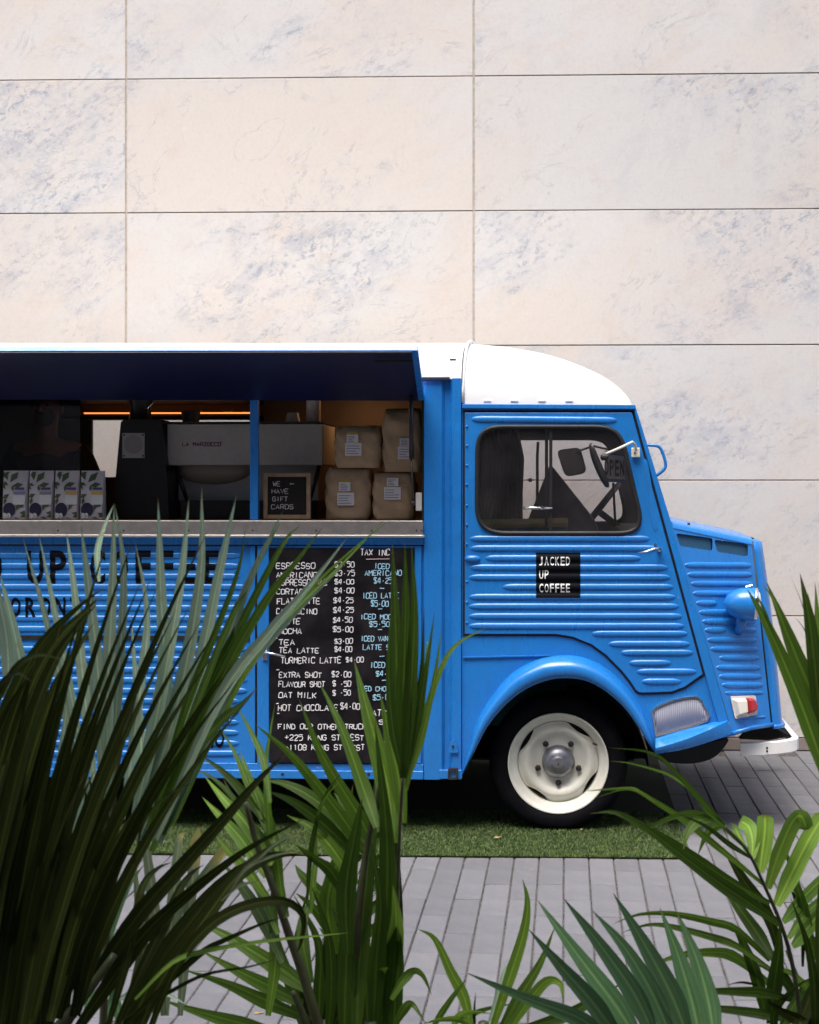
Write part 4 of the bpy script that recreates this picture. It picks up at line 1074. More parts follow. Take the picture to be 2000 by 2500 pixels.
bd = plate('badge', rect(299, 1057, 353, 1118), YG - 0.003, 0.02, mat('badge_steel', (0.42, 0.39, 0.37), 0.35, 0.7), g, bevel=0.001)
lathe('badge_disc', [(0.047, 0), (0.047, 0.003), (0, 0.003)], at(326, 1085, YG - 0.003), mat('badge_grey', (0.30, 0.28, 0.27), 0.4, 0.6), bd)
for x, y in ((303, 1062), (349, 1062), (303, 1113), (349, 1113)):
    lathe('screw', [(0.005, 0), (0.004, 0.002), (0, 0.002)], at(x, y, YG - 0.003), BLACK, bd, seg=8)
c = at(343, 1024, .40)
lathe('hopper', [(0.06, -0.004), (0.055, 0.02), (0.05, 0.06), (0.07, 0.12), (0.085, 0.2)], c, GB, g, axis=(0, 0, 1), seg=24)
tube('lever', [at(355, 1003, .33), at(376, 980, .32)], 0.004, CHROME, g, 6)
# espresso machine
MG = mat('machine_grey', (0.46, 0.43, 0.40), 0.5, 0.15, noise=0.08, nscale=40)
YM = 0.36
em = thing('espresso_machine', 'grey espresso machine with branded back panel behind the hatch post', 'espresso machine', (at(600, 1270, .6).x, .6, CZT))
pbox('back_panel', 407, 1034, 788, 1136, YM, YM + .42, MG, em, 0.006)
pbox('panel_edge', 404, 1030, 409, 1138, YM - 0.004, YM + .3, GB, em)
pbox('cup_tray', 404, 1029, 790, 1033.5, YM - 0.006, YM + .43, mat('tray_dark', (0.05, 0.045, 0.04), 0.4, 0.5), em)
lg = pbox('logo_plate', 440, 1074, 542, 1093, YM - 0.004, YM - 0.0005, mat('logo_plate', (0.46, 0.42, 0.42), 0.5), em)
chalk('LA MARZOCCO', 446, 539, 1080, 1089, YM - 0.006, lg, mat('logo_red', (0.14, 0.008, 0.03), 0.5), 0.0019, 'logo_lettering', 0.0)
pbox('lower_panel', 436, 1136.5, 775, 1222, YM + 0.10, YM + .14, mat('machine_panel', (0.34, 0.33, 0.34), 0.5), em)
# rounded boiler cover under the back panel
cx0 = at(521, 1137, YM + .10); vv, ff = [], []
for i in range(9):
    t = i / 8 * math.pi / 2
    for k in range(25):
        a_ = math.pi * k / 24
        rx, rz, ry = 0.205 * math.cos(t), 0.095 * math.cos(t), 0.05 * math.sin(t)
        vv.append(Vector((cx0.x + rx * math.cos(a_), YM + .10 - ry, cx0.z - rz * math.sin(a_) ** .8)))
for i in range(8):
    for k in range(24): ff.append((i * 25 + k, i * 25 + k + 1, (i + 1) * 25 + k + 1, (i + 1) * 25 + k))
obj('boiler_cover', vv, ff, mat('boiler_brown', (0.26, 0.215, 0.175), 0.45), em, smooth=True)
for x0, x1 in ((427, 458), (780, 756)):
    tube('leg', [at(x0, 1137, YM + .02), at(x1, 1222, YM + .02)], 0.011, GB, em, 6)
pbox('base', 440, 1222, 775, 1267.5, YM, YM + .4, GB, em, 0.004)
def cup(name, label, x0, x1, y0, y1, Y, mt, inv=False, group=None, rings_=0):
    a_, b_ = at(x0, y1, Y), at(x1, y0, Y); cx = (a_.x + b_.x) / 2; r = (b_.x - a_.x) / 2; z0 = at(0, 1029, YM - .006).z + 0.0012; hgt = b_.z - z0
    prof = [(r, 0), (r * .76, hgt), (r * .7, hgt + .001), (0, hgt + .001)] if inv else [(r * .85, 0), (r, hgt), (r * .95, hgt), (r * .8, 0.004), (0, .004)]
    if rings_:
        prof = []
        for i in range(rings_):
            z = hgt * i / rings_; prof += [(r * .93, z), (r, z + hgt / rings_ * .2), (r, z + hgt / rings_ * .8)]
        prof += [(r * .93, hgt), (0, hgt)]
    v_, f_ = lathe_mesh(prof, (cx, Y, z0), (0, 0, 1), 28)
    o = obj(name, v_, f_, mt, None, smooth='auto'); tag(o, label, 'cup', group); return o
PC = mat('cup_white', (0.80, 0.72, 0.66), 0.5)
cup('paper_cup', 'single small paper cup upside down on the espresso machine', 697, 733, 1008, 1031, YM + .12, PC, True)
cup('cup_stack', 'tall stack of nested paper cup lids on the espresso machine', 748, 783, 965, 1031, YM + .12, PC, False, None, 14)
o = cup('sugar_tub', 'small grey tub with blue lid on top of the espresso machine', 443, 489, 1006, 1031, YM + .2, mat('tub_grey', (0.20, 0.17, 0.16), 0.5))
o['category'] = 'tub'
a_ = at(466, 1012, YM + .2); lathe('lid', [(0.048, -0.002), (0.048, 0.006), (0.044, 0.009), (0, 0.009)], (a_.x, YM + .2, at(0, 1006, YM + .2).z - 0.004), mat('lid_blue', (0.05, 0.08, 0.16), 0.4), o, axis=(0, 0, 1), seg=28)
# red-capped bottle by the machine
bt = thing('sauce_bottle', 'small clear bottle with red cap between grinder and espresso machine', 'bottle', (at(424, 1268, .5).x, .5, CZT))
c = at(424, 1268, .5); zt_ = at(0, 1178, .5).z
lathe('bottle_body', [(0.026, 0), (0.028, .02), (0.028, (zt_ - CZT) * .6), (0.012, (zt_ - CZT) * .85), (0.012, (zt_ - CZT) * .9), (0, (zt_ - CZT) * .9)], (c.x, .5, CZT), mat('bottle_red', (0.14, 0.02, 0.015), 0.3), bt, axis=(0, 0, 1), seg=18)
lathe('cap', [(0.014, (zt_ - CZT) * .88), (0.014, (zt_ - CZT)), (0, (zt_ - CZT))], (c.x, .5, CZT), mat('cap_red', (0.4, 0.02, 0.015), 0.4), bt, axis=(0, 0, 1), seg=18)
# letter board
WOOD = mat('oak_frame', (0.30, 0.20, 0.12), 0.55, noise=0.3, nscale=25)
FELT = mat('black_felt', (0.012, 0.010, 0.009), 0.9)
YS = 0.10
gsn = thing('letter_board', 'small wood framed letter board about gift cards on the counter', 'sign', (at(700, 1266, YS).x, YS, CZT))
plate('frame', rect(643, 1155, 758, 1267), YS - .012, 0.022, WOOD, gsn, [rect(653, 1164, 748, 1257)], bevel=0.002)
fb = plate('felt_board', rect(652, 1163, 749, 1258), YS - 0.002, 0.008, FELT, gsn)
for k in range(24):
    y = 1166 + k * 3.9
    pbox('felt_groove', 654, y, 747, y + 1.2, YS - 0.0032, YS - 0.0021, FELT, gsn)
for tx, xa, xb, ya in (('WE', 667, 684, 1176), ('<', 708, 722, 1176), ('HAVE', 664, 704, 1194), ('GIFT', 666, 702, 1213), ('CARDS', 663, 716, 1232)):
    chalk(tx, xa, xb, ya, ya + 10.5, YS - 0.005, gsn, mat('letter_white', (0.5, 0.46, 0.46), 0.6), 0.0017, 'lettering', 0.0)
# kraft coffee sacks
KRAFT = mat('kraft_paper', (0.50, 0.345, 0.21), 0.75, noise=0.18, nscale=14, bump=0.9, bscale=14)
STKR = mat('sticker_white', (0.70, 0.67, 0.70), 0.6)
def sack(label, x0, x1, y0, y1, YF, D, z0, stickers, fold=True):
    a_, b_ = at(x0, y1, YF), at(x1, y0, YF); cx, hw = (a_.x + b_.x) / 2, (b_.x - a_.x) / 2; zt_ = b_.z
    s = thing('coffee_sack', label, 'sack', (cx, YF + D / 2, z0), 'kraft coffee sacks stacked in the hatch')
    rr = random.Random(int(x0)); rings = []; n = 40; m = 14
    for i in range(m + 1):
        t = i / m; z = z0 + (zt_ - z0) * t
        e = 1 - 0.10 * (abs(2 * t - 1) ** 3); dd = 1 - 0.30 * max(0, (t - .75) / .25) ** 2
        rg = []
        for k in range(n):
            an = 2 * math.pi * k / n; c_, s_ = math.cos(an), math.sin(an); p = .38
            x = math.copysign(abs(c_) ** p, c_) * hw * e; y = math.copysign(abs(s_) ** p, s_) * D / 2 * e * dd
            wob = 0.004 * math.sin(an * 5 + i * 1.1 + x0) + rr.uniform(-.0015, .0015)
            rg.append(Vector((cx + x + wob, YF + D / 2 + y + wob, z)))
        rings.append(rg)
    if fold:
        rings.append([Vector((cx + (p.x - cx) * .93, YF + D / 2 + (p.y - YF - D / 2) * .12, zt_ + .006 + .005 * math.sin(k * .7))) for k, p in enumerate(rings[-1])])
    loft('bag', rings, KRAFT, s, closed=True, caps=True)
    for (sx0_, sy0_, sx1_, sy1_, kind) in stickers:
        pts = [at(*p, YF) for p in rect(sx0_, sy0_, sx1_, sy1_)]
        mt = STKR if kind == 'w' else mat('sticker_yellow', (0.45, 0.30, 0.06), 0.6)
        v_, f_ = plate_mesh([[p - Vector((0, 0.006, 0)) for p in pts]], 0.005)
        st_ = obj('sticker', v_, f_, mt, s)
        if kind == 'w':
            for q_ in range(4):
                yy = sy0_ + (sy1_ - sy0_) * (.2 + .2 * q_); xe = sx1_ - 3 - rr.uniform(0, .4) * (sx1_ - sx0_)
                v_, f_ = plate_mesh([[p - Vector((0, 0.0072, 0)) for p in [at(*w_, YF) for w_ in rect(sx0_ + 3, yy, xe, yy + 1.6)]]], 0.001)
                obj('print_line', v_, f_, mat('print_grey', (0.2, 0.2, 0.22), 0.6), st_)
    return s
zl = CZT
sack('kraft coffee sack standing on the counter next to the letter board', 791, 904, 1146, 1267, .14, .2, zl, [(828, 1170, 857, 1176, 'y'), (828, 1177, 856, 1199, 'w'), (824, 1203, 865, 1234, 'w')])
sack('kraft coffee sack on the counter beside the gas strut', 907, 1012, 1156, 1267, .14, .2, zl, [(945, 1167, 973, 1187, 'w'), (938, 1189, 979, 1220, 'w')])
z1 = at(0, 1146, .14).z + .0068; z2 = at(0, 1156, .14).z + .0068
sack('kraft coffee sack with yellow and white stickers lying on top of another sack', 814, 929, 1042, 1156, .15, .19, z1, [(848, 1054, 875, 1060, 'y'), (847, 1061, 875, 1081, 'w'), (843, 1082, 883, 1113, 'w')])
sack('kraft coffee sack, upper one behind the gas strut', 931, 1031, 1000, 1163, .16, .19, z2, [(976, 1070, 1000, 1089, 'w'), (972, 1090, 1010, 1121, 'w')], True)
# warm light strip under the roof shelf on the far side, with the shelf that carries it
WARM = mat('lamp_strip', (1, 0.6, 0.25), 0.5, emis=(1.0, 0.30, 0.07), estr=0.8)
YL = VW - 0.16
sh = pbox('shelf', 150, 1015, 1010, 1024, YL - .02, VW - .04, BLACK, van, 0.002)
pbox('light_strip', 205, 1006.5, 612, 1010.5, YL, YL + .012, WARM, sh)
for x in (470, 545, 590):
    pbox('shelf_clip', x, 1002, x + 20, 1006, YL - .01, YL + .02, mat('clip_warm', (0.6, 0.3, 0.12), 0.5), sh)
lampb = lathe('ceiling_glow', [(0.0, 0.0), (0.05, 0.002), (0.055, 0.02), (0.055, 0.03), (0, 0.03)], (at(900, 1000, .9).x, .75, at(0, 940).z - 0.032), mat('lamp_glow', (1, .7, .4), 0.5, emis=(1.0, 0.5, 0.2), estr=8.0), van, axis=(0, 0, 1), seg=20)
lathe('ceiling_glow', [(0.0, 0.0), (0.05, 0.002), (0.055, 0.02), (0.055, 0.03), (0, 0.03)], (at(210, 1000, .75).x, .72, at(0, 940).z - 0.032), mat('barista_fill_glow', (1, .7, .4), 0.5, emis=(1.0, 0.5, 0.2), estr=3.0), van, axis=(0, 0, 1), seg=20)  # dim fill glow added to reveal the barista, no lamp seen here
# inner wall of the right half of the kitchen
box('inner_panel', (at(640, 1000, 1.0).x, 1.05, COUNTZ - .4), (at(1100, 1000, 1.0).x, 1.08, at(0, 935).z), INTERW, van)
# ------------------------------------------------------------------ inside the cab
SEAT = mat('seat_brown', (0.12, 0.088, 0.082), 0.7, noise=0.3, nscale=20)
zc = FLOORZ
bk = [(1272, 1312), (1340, 1140), (1346, 1137), (1352, 1142), (1452, 1268), (1470, 1312)]
o = plate('folded_board', bk, 0.95, 0.5, SEAT, None, bevel=0.01)
o.data.transform(Matrix.Identity(4))
tag(o, 'dark brown peaked seat cover standing behind the cab window', 'seat')
q = at(1272, 1312, .95); obj('seat_base', *box_mesh((q.x - .1, .75, FLOORZ + .001), (at(1475, 1312, .95).x, 1.6, q.z - .0005)), SEAT, o)
o.name = 'cab_seat'
# cloth hung behind the seats
vv, ff = [], []
pa_, pb_ = at(1150, 1000, 1.2), at(1262, 1000, 1.2)
for i in range(41):
    t = i / 40; x = pa_.x + (pb_.x - pa_.x) * t; y = 1.2 + 0.03 * math.sin(t * 38)
    lean_ = 0.0
    for z in (FLOORZ + .4, at(0, 1200, 1.2).z, at(0, 1120, 1.2).z, at(0, 1000, 1.2).z):
        ex = 0.04 * math.sin((z - 1.5) * 6) * t
        vv.append(Vector((x + ex, y, z)))
for i in range(40):
    for j in range(3): ff.append((i * 4 + j, i * 4 + j + 1, (i + 1) * 4 + j + 1, (i + 1) * 4 + j))
cu = obj('curtain', vv, ff, mat('curtain_navy', (0.018, 0.016, 0.028), 0.9, noise=0.3), None, smooth=True)
md_ = cu.modifiers.new('thick', 'SOLIDIFY'); md_.thickness = 0.004
tag(cu, 'dark pleated curtain hanging behind the seats in the van cab', 'curtain')
tube('curtain_rail', [(pa_.x - .05, 1.2, at(0, 1000, 1.2).z + .004), (pb_.x + .1, 1.2, at(0, 1000, 1.2).z + .004)], 0.008, DARKMETAL, cu)
# crate
cr = thing('crate', 'yellow topped teal box lying inside the cab window', 'box', (at(1270, 1300, .4).x, .5, FLOORZ))
xa, xb = at(1170, 1300, .4).x, at(1384, 1300, .4).x
zt_ = at(0, 1285, .4).z
box('crate_body', (xa, .4, FLOORZ + .001), (xb, .9, zt_ - .004), mat('crate_teal', (0.03, 0.24, 0.30), 0.5, noise=0.3), cr, 0.004)
lidp = [Vector((xa - .01, .38, zt_ - .01)), Vector((xb + .005, .38, zt_)), Vector((xb + .005, .92, zt_ + .012)), Vector((xa - .01, .92, zt_ + .004))]
obj('crate_lid', lidp + [p + Vector((0, 0, .022)) for p in lidp], [(0, 1, 2, 3), (4, 5, 6, 7), (0, 1, 5, 4), (1, 2, 6, 5), (2, 3, 7, 6), (3, 0, 4, 7)], mat('crate_yellow', (0.60, 0.40, 0.12), 0.6, noise=0.4, nscale=10), cr, bevel=0.003)
# steering wheel on the far side
sw = thing('steering', '', '', (0, 0, 0)) if False else None
c = at(*K3(1090, 1225), 1.45); dv = Vector((0.62, 0, 0.78)); side_ = Vector((0, 1, 0))
pts = [c + (dv * math.cos(a_) + side_ * math.sin(a_)) * 0.19 for a_ in [2 * math.pi * k / 40 for k in range(40)]]
stw = tube('steering_wheel', pts, 0.014, RUBBER, van, 8, closed=True)
for a_ in (0, 2.09, 4.19):
    tube('spoke', [c, c + (dv * math.cos(a_) + side_ * math.sin(a_)) * 0.19], 0.009, DARKMETAL, stw, 6)
nv = Vector((0.78, 0, -0.62)); tube('steering_column', [c, c + nv * 0.42], 0.02, BLACK, stw, 10)
# OPEN card
Yo = 0.05
op = thing('open_sign', 'white OPEN card with blue border propped behind the windscreen', 'sign', at(*K3(1220, 1030), Yo))
plate('card', [K3(1145, 805), K3(1285, 840), K3(1285, 1030), K3(1140, 1025)], Yo, 0.004, mat('card_blue', (0.03, 0.16, 0.42), 0.5), op)
plate('white_field', [K3(1148, 832), K3(1284, 844), K3(1284, 1008), K3(1143, 1000)], Yo - 0.002, 0.0015, mat('card_white', (0.85, 0.85, 0.83), 0.6), op)
for i, ch in enumerate('OPEN'):
    x = 1138 + i * 37
    p0, p1 = K3(x, 865), K3(x + 29, 980)
    block_text('lettering', ch, p0[0], 1, p1[0] - p0[0], p0[1] + i * 1.0, p1[1] + i * 1.0, Yo - 0.002, INKB, op)
tube('sign_stand', [at(*K3(1200, 1030), Yo + .004), at(*K3(1215, 1320), Yo + .004)], 0.006, DARKMETAL, op)
# ------------------------------------------------------------------ barista
SKIN = mat('skin', (0.34, 0.18, 0.125), 0.55, noise=0.12, nscale=30)
SHIRT = mat('black_shirt', (0.012, 0.012, 0.014), 0.85, noise=0.3, nscale=50)
HAIR = mat('dark_hair', (0.008, 0.006, 0.005), 0.6)
TROU = mat('dark_trousers', (0.015, 0.016, 0.022), 0.85)
YP = 1.18
hx = at(118, 1000, YP).x
per = thing('person', 'person in a black shirt with one hand raised to the chest behind the counter', 'person', (hx, YP, FLOORZ))
def skin_mesh(name, nodes, edges, mt, parent, root=0, sub=2):
    me = bpy.data.meshes.new(name); me.from_pydata([n_[0] for n_ in nodes], edges, []); me.materials.append(mt)
    o = bpy.data.objects.new(name, me); COL.objects.link(o)
    md = o.modifiers.new('skin', 'SKIN'); md.use_smooth_shade = True; md.branch_smoothing = 0.4
    for i, n_ in enumerate(nodes):
        sv_ = me.skin_vertices[0].data[i]; r = n_[1]; sv_.radius = r if isinstance(r, tuple) else (r, r); sv_.use_root = (i == root)
    s_ = o.modifiers.new('sub', 'SUBSURF'); s_.levels = sub; s_.render_levels = sub
    set_parent(o, parent); return o
def B(x, y, z): return (hx + x, YP + y, FLOORZ + z)
nodes = [(B(0, 0, .93), (.15, .11)), (B(0, 0, 1.08), (.135, .10)), (B(0, -.01, 1.28), (.165, .115)), (B(0, 0, 1.42), (.13, .09)), (B(0, -.005, 1.48), (.058, .058)), (B(0, -.015, 1.55), (.058, .062)), (B(0, -.02, 1.60), (.068, .085)), (B(0, -.015, 1.67), (.076, .096)), (B(0, -.01, 1.73), (.066, .085)),
 (B(-.18, .01, 1.40), .062), (B(-.27, .0, 1.12), .047), (B(-.17, -.20, 1.10), .036), (B(-.06, -.26, 1.17), .027),
 (B(.18, .01, 1.40), .062), (B(.29, -.02, 1.13), .047), (B(.23, -.22, 1.0), .036), (B(.20, -.34, .99), .027),
 (B(-.09, 0, .86), (.09, .10)), (B(-.10, -.01, .48), .065), (B(-.10, .02, .08), .042), (B(-.10, -.12, .035), (.045, .03)),
 (B(.09, 0, .86), (.09, .10)), (B(.10, -.01, .48), .065), (B(.10, .02, .08), .042), (B(.10, -.12, .035), (.045, .03))]
edges = [(0, 1), (1, 2), (2, 3), (3, 4), (4, 5), (5, 6), (6, 7), (7, 8), (3, 9), (9, 10), (10, 11), (11, 12), (3, 13), (13, 14), (14, 15), (15, 16), (0, 17), (17, 18), (18, 19), (19, 20), (0, 21), (21, 22), (22, 23), (23, 24)]
pb = skin_mesh('body', nodes, edges, SKIN, per)
def grow(n_, k): return (n_[0], tuple(x * 1 + k for x in n_[1]) if isinstance(n_[1], tuple) else n_[1] + k)
shn = [grow(nodes[i], .016) for i in (0, 1, 2, 3, 9, 10, 13, 14)] + [(B(0, .004, 1.462), (.085, .075))]
skin_mesh('shirt', shn, [(0, 1), (1, 2), (2, 3), (3, 4), (4, 5), (3, 6), (6, 7), (3, 8)], SHIRT, per)
trn = [grow(nodes[i], .014) for i in (0, 17, 18, 19, 21, 22, 23)]
skin_mesh('trousers', trn, [(0, 1), (1, 2), (2, 3), (0, 4), (4, 5), (5, 6)], TROU, per)
def hand(wrist, fwd, up_, name):
    w = Vector(wrist); f_ = Vector(fwd).normalized(); u_ = (Vector(up_) - f_ * Vector(up_).dot(f_)).normalized(); s_ = f_.cross(u_)
    nd = [(tuple(w), (.024, .018)), (tuple(w + f_ * .045), (.036, .016)), (tuple(w + f_ * .085), (.036, .014))]; ed = [(0, 1), (1, 2)]
    for i, (off, ln) in enumerate(((-.029, .062), (-.010, .073), (.010, .068), (.028, .052))):
        b0 = w + f_ * .088 + s_ * off; k = len(nd)
        nd += [(tuple(b0), .0095), (tuple(b0 + f_ * ln * .5 - u_ * .008), .0088), (tuple(b0 + f_ * ln * .85 - u_ * .028), .0075)]; ed += [(2, k), (k, k + 1), (k + 1, k + 2)]
    k = len(nd); t0 = w + f_ * .035 - s_ * .036
    nd += [(tuple(t0), .012), (tuple(t0 + f_ * .03 - s_ * .018 - u_ * .008), .0105), (tuple(t0 + f_ * .055 - s_ * .02 - u_ * .018), .009)]; ed += [(1, k), (k, k + 1), (k + 1, k + 2)]
    return skin_mesh(name, nd, ed, SKIN, pb, 0, 1)
hand(B(-.06, -.26, 1.17), (.75, -.2, .62), (0, -1, 0.2), 'hand')
hand(B(.20, -.34, .99), (-.5, -.85, 0.05), (0, 0, 1), 'hand')
# face and hair
hc = Vector(B(0, -.02, 1.645))
for sx in (-1, 1):
    lathe('eye', [(0, .011), (.008, .008), (.0115, 0), (.008, -.008), (0, -.011)], hc + Vector((sx * .031, -.083, .012)), mat('eye_dark', (0.02, 0.015, 0.012), 0.2), pb, seg=12)
    v_, f_ = lathe_mesh([(0, .012), (.018, .009), (.026, 0), (.018, -.009), (0, -.012)], hc + Vector((sx * .078, .01, -.005)), (1, 0.3, 0), 12); obj('ear', [Vector((p.x, p.y, hc.z + (p.z - hc.z) * 1.25)) for p in v_], f_, SKIN, pb, smooth=True)
tube('nose', [hc + Vector((0, -.085, .02)), hc + Vector((0, -.108, -.012)), hc + Vector((0, -.10, -.024))], [.008, .014, .012], SKIN, pb, 8)
tube('mouth', [hc + Vector((-.024, -.083, -.047)), hc + Vector((0, -.092, -.046)), hc + Vector((.024, -.083, -.047))], [.003, .006, .003], mat('lip', (0.16, 0.06, 0.05), 0.5), pb, 6)
vv, ff = [], []
for i in range(11):
    th_ = math.pi * .62 * i / 10
    for k in range(28):
        a_ = 2 * math.pi * k / 28; r_ = .095; fr_ = math.sin(a_)
        tt = th_ * (0.72 if fr_ < -0.3 else 1.0)
        vv.append(hc + Vector((math.sin(tt) * math.cos(a_) * .09, .012 + math.sin(tt) * fr_ * .112, .02 + math.cos(tt) * .108)))
for i in range(10):
    for k in range(28): ff.append((i * 28 + k, i * 28 + (k + 1) % 28, (i + 1) * 28 + (k + 1) % 28, (i + 1) * 28 + k))
obj('hair', vv, ff, HAIR, pb, smooth=True)
# beard
v_, f_ = lathe_mesh([(0, .062), (.03, .055), (.052, .035), (.062, 0), (.05, -.03)], hc + Vector((0, -.045, -.045)), (0, -.5, -.85), 20)
obj('beard', v_, f_, HAIR, pb, smooth=True)
# ------------------------------------------------------------------ planting in front of the camera
def leaf_material(name, col, edge, trans=0.3, rough=0.42, tip=None, tipat=0.94, spec=0.4):
    m = bpy.data.materials.new(name); m.use_nodes = True
    t = m.node_tree; L = t.links.new; b = t.nodes['Principled BSDF']; N = t.nodes.new
    b.inputs['Roughness'].default_value = rough; b.inputs['Specular IOR Level'].default_value = spec
    uv = N('ShaderNodeUVMap'); sep = N('ShaderNodeSeparateXYZ'); L(uv.outputs[0], sep.inputs[0])
    oi = N('ShaderNodeObjectInfo')
    # lengthwise fibres
    mp = N('ShaderNodeMapping'); mp.inputs['Scale'].default_value = (16, 1.2, 1); L(uv.outputs[0], mp.inputs[0])
    ad = N('ShaderNodeVectorMath'); ad.operation = 'ADD'; L(mp.outputs[0], ad.inputs[0]); L(oi.outputs['Random'], ad.inputs[1])
    n = N('ShaderNodeTexNoise'); n.inputs['Scale'].default_value = 1.0; n.inputs['Detail'].default_value = 5; L(ad.outputs[0], n.inputs['Vector'])
    mx = N('ShaderNodeMix'); mx.data_type = 'RGBA'; mx.inputs['A'].default_value = (*col, 1); mx.inputs['B'].default_value = (*edge, 1)
    r = N('ShaderNodeMapRange'); r.inputs[1].default_value = 0.38; r.inputs[2].default_value = 0.66; L(n.outputs['Fac'], r.inputs[0]); L(r.outputs[0], mx.inputs['Factor'])
    # midrib
    s = N('ShaderNodeMath'); s.operation = 'SUBTRACT'; s.inputs[1].default_value = 0.5; L(sep.outputs[0], s.inputs[0])
    a = N('ShaderNodeMath'); a.operation = 'ABSOLUTE'; L(s.outputs[0], a.inputs[0])
    r2 = N('ShaderNodeMapRange'); r2.inputs[1].default_value = 0.03; r2.inputs[2].default_value = 0.07; r2.inputs[3].default_value = 0.6; r2.inputs[4].default_value = 0; L(a.outputs[0], r2.inputs[0])
    m2 = N('ShaderNodeMix'); m2.data_type = 'RGBA'; L(r2.outputs[0], m2.inputs['Factor']); L(mx.outputs['Result'], m2.inputs['A'])
    m2.inputs['B'].default_value = (min(1, col[0] * 2.2 + .03), min(1, col[1] * 1.9 + .03), col[2] * 1.6 + .01, 1)
    # dry tip
    r3 = N('ShaderNodeMapRange'); r3.inputs[1].default_value = tipat; r3.inputs[2].default_value = min(0.995, tipat + 0.08); L(sep.outputs[1], r3.inputs[0])
    m3 = N('ShaderNodeMix'); m3.data_type = 'RGBA'; L(r3.outputs[0], m3.inputs['Factor']); L(m2.outputs['Result'], m3.inputs['A']); m3.inputs['B'].default_value = (*(tip or (0.16, 0.12, 0.04)), 1)
    n3 = N('ShaderNodeTexNoise'); n3.inputs['Scale'].default_value = 38; n3.inputs['Detail'].default_value = 5; tco = N('ShaderNodeTexCoord'); L(tco.outputs['Object'], n3.inputs['Vector'])
    r4 = N('ShaderNodeMapRange'); r4.inputs[1].default_value = 0.62; r4.inputs[2].default_value = 0.72; r4.inputs[4].default_value = 0.55; L(n3.outputs['Fac'], r4.inputs[0])
    m4 = N('ShaderNodeMix'); m4.data_type = 'RGBA'; L(r4.outputs[0], m4.inputs['Factor']); L(m3.outputs['Result'], m4.inputs['A']); m4.inputs['B'].default_value = (min(1, edge[0] * 1.3 + .02), edge[1] * 0.9 + .01, edge[2] * 0.7, 1)
    m3 = m4
    hs = N('ShaderNodeHueSaturation'); mr = N('ShaderNodeMapRange'); mr.inputs[3].default_value = 0.72; mr.inputs[4].default_value = 1.28
    L(oi.outputs['Random'], mr.inputs[0]); L(mr.outputs[0], hs.inputs['Value']); L(m3.outputs['Result'], hs.inputs['Color'])
    L(hs.outputs[0], b.inputs['Base Color'])
    tr = N('ShaderNodeBsdfTranslucent'); L(hs.outputs[0], tr.inputs[0])
    ms = N('ShaderNodeMixShader'); ms.inputs[0].default_value = trans
    L(b.outputs[0], ms.inputs[1]); L(tr.outputs[0], ms.inputs[2]); L(ms.outputs[0], t.nodes['Material Output'].inputs[0])
    bp = N('ShaderNodeBump'); bp.inputs['Strength'].default_value = 0.6; bp.inputs['Distance'].default_value = 0.003; L(n.outputs['Fac'], bp.inputs['Height']); L(bp.outputs[0], b.inputs['Normal'])
    return m
L_SHADED = leaf_material('palm_leaf_shaded', (0.030, 0.045, 0.007), (0.013, 0.020, 0.003), 0.25, 0.6, spec=0.12)  # darkened base colour carries the backlit shade of the left palm
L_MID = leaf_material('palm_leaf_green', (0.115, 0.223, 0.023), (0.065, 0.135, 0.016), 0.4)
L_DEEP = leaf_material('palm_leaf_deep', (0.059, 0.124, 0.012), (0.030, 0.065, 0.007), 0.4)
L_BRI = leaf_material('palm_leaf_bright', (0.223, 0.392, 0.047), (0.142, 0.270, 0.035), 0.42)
L_PALE = leaf_material('palm_leaf_pale', (0.33, 0.46, 0.34), (0.23, 0.35, 0.24), 0.25, 0.36)
L_BLUE = leaf_material('palm_leaf_bluish', (0.115, 0.236, 0.101), (0.068, 0.155, 0.068), 0.3, 0.4)
L_YEL = leaf_material('palm_leaf_yellowing', (0.20, 0.26, 0.15), (0.15, 0.21, 0.12), 0.3, 0.4, (0.40, 0.37, 0.13), 0.72)
STEM = mat('palm_stem', (0.06, 0.075, 0.025), 0.5, noise=0.4, nscale=30, tint2=(0.05, 0.04, 0.02))
STEMP = mat('palm_stem_pale', (0.20, 0.19, 0.10), 0.5, noise=0.4, nscale=40)
lr = random.Random(5)
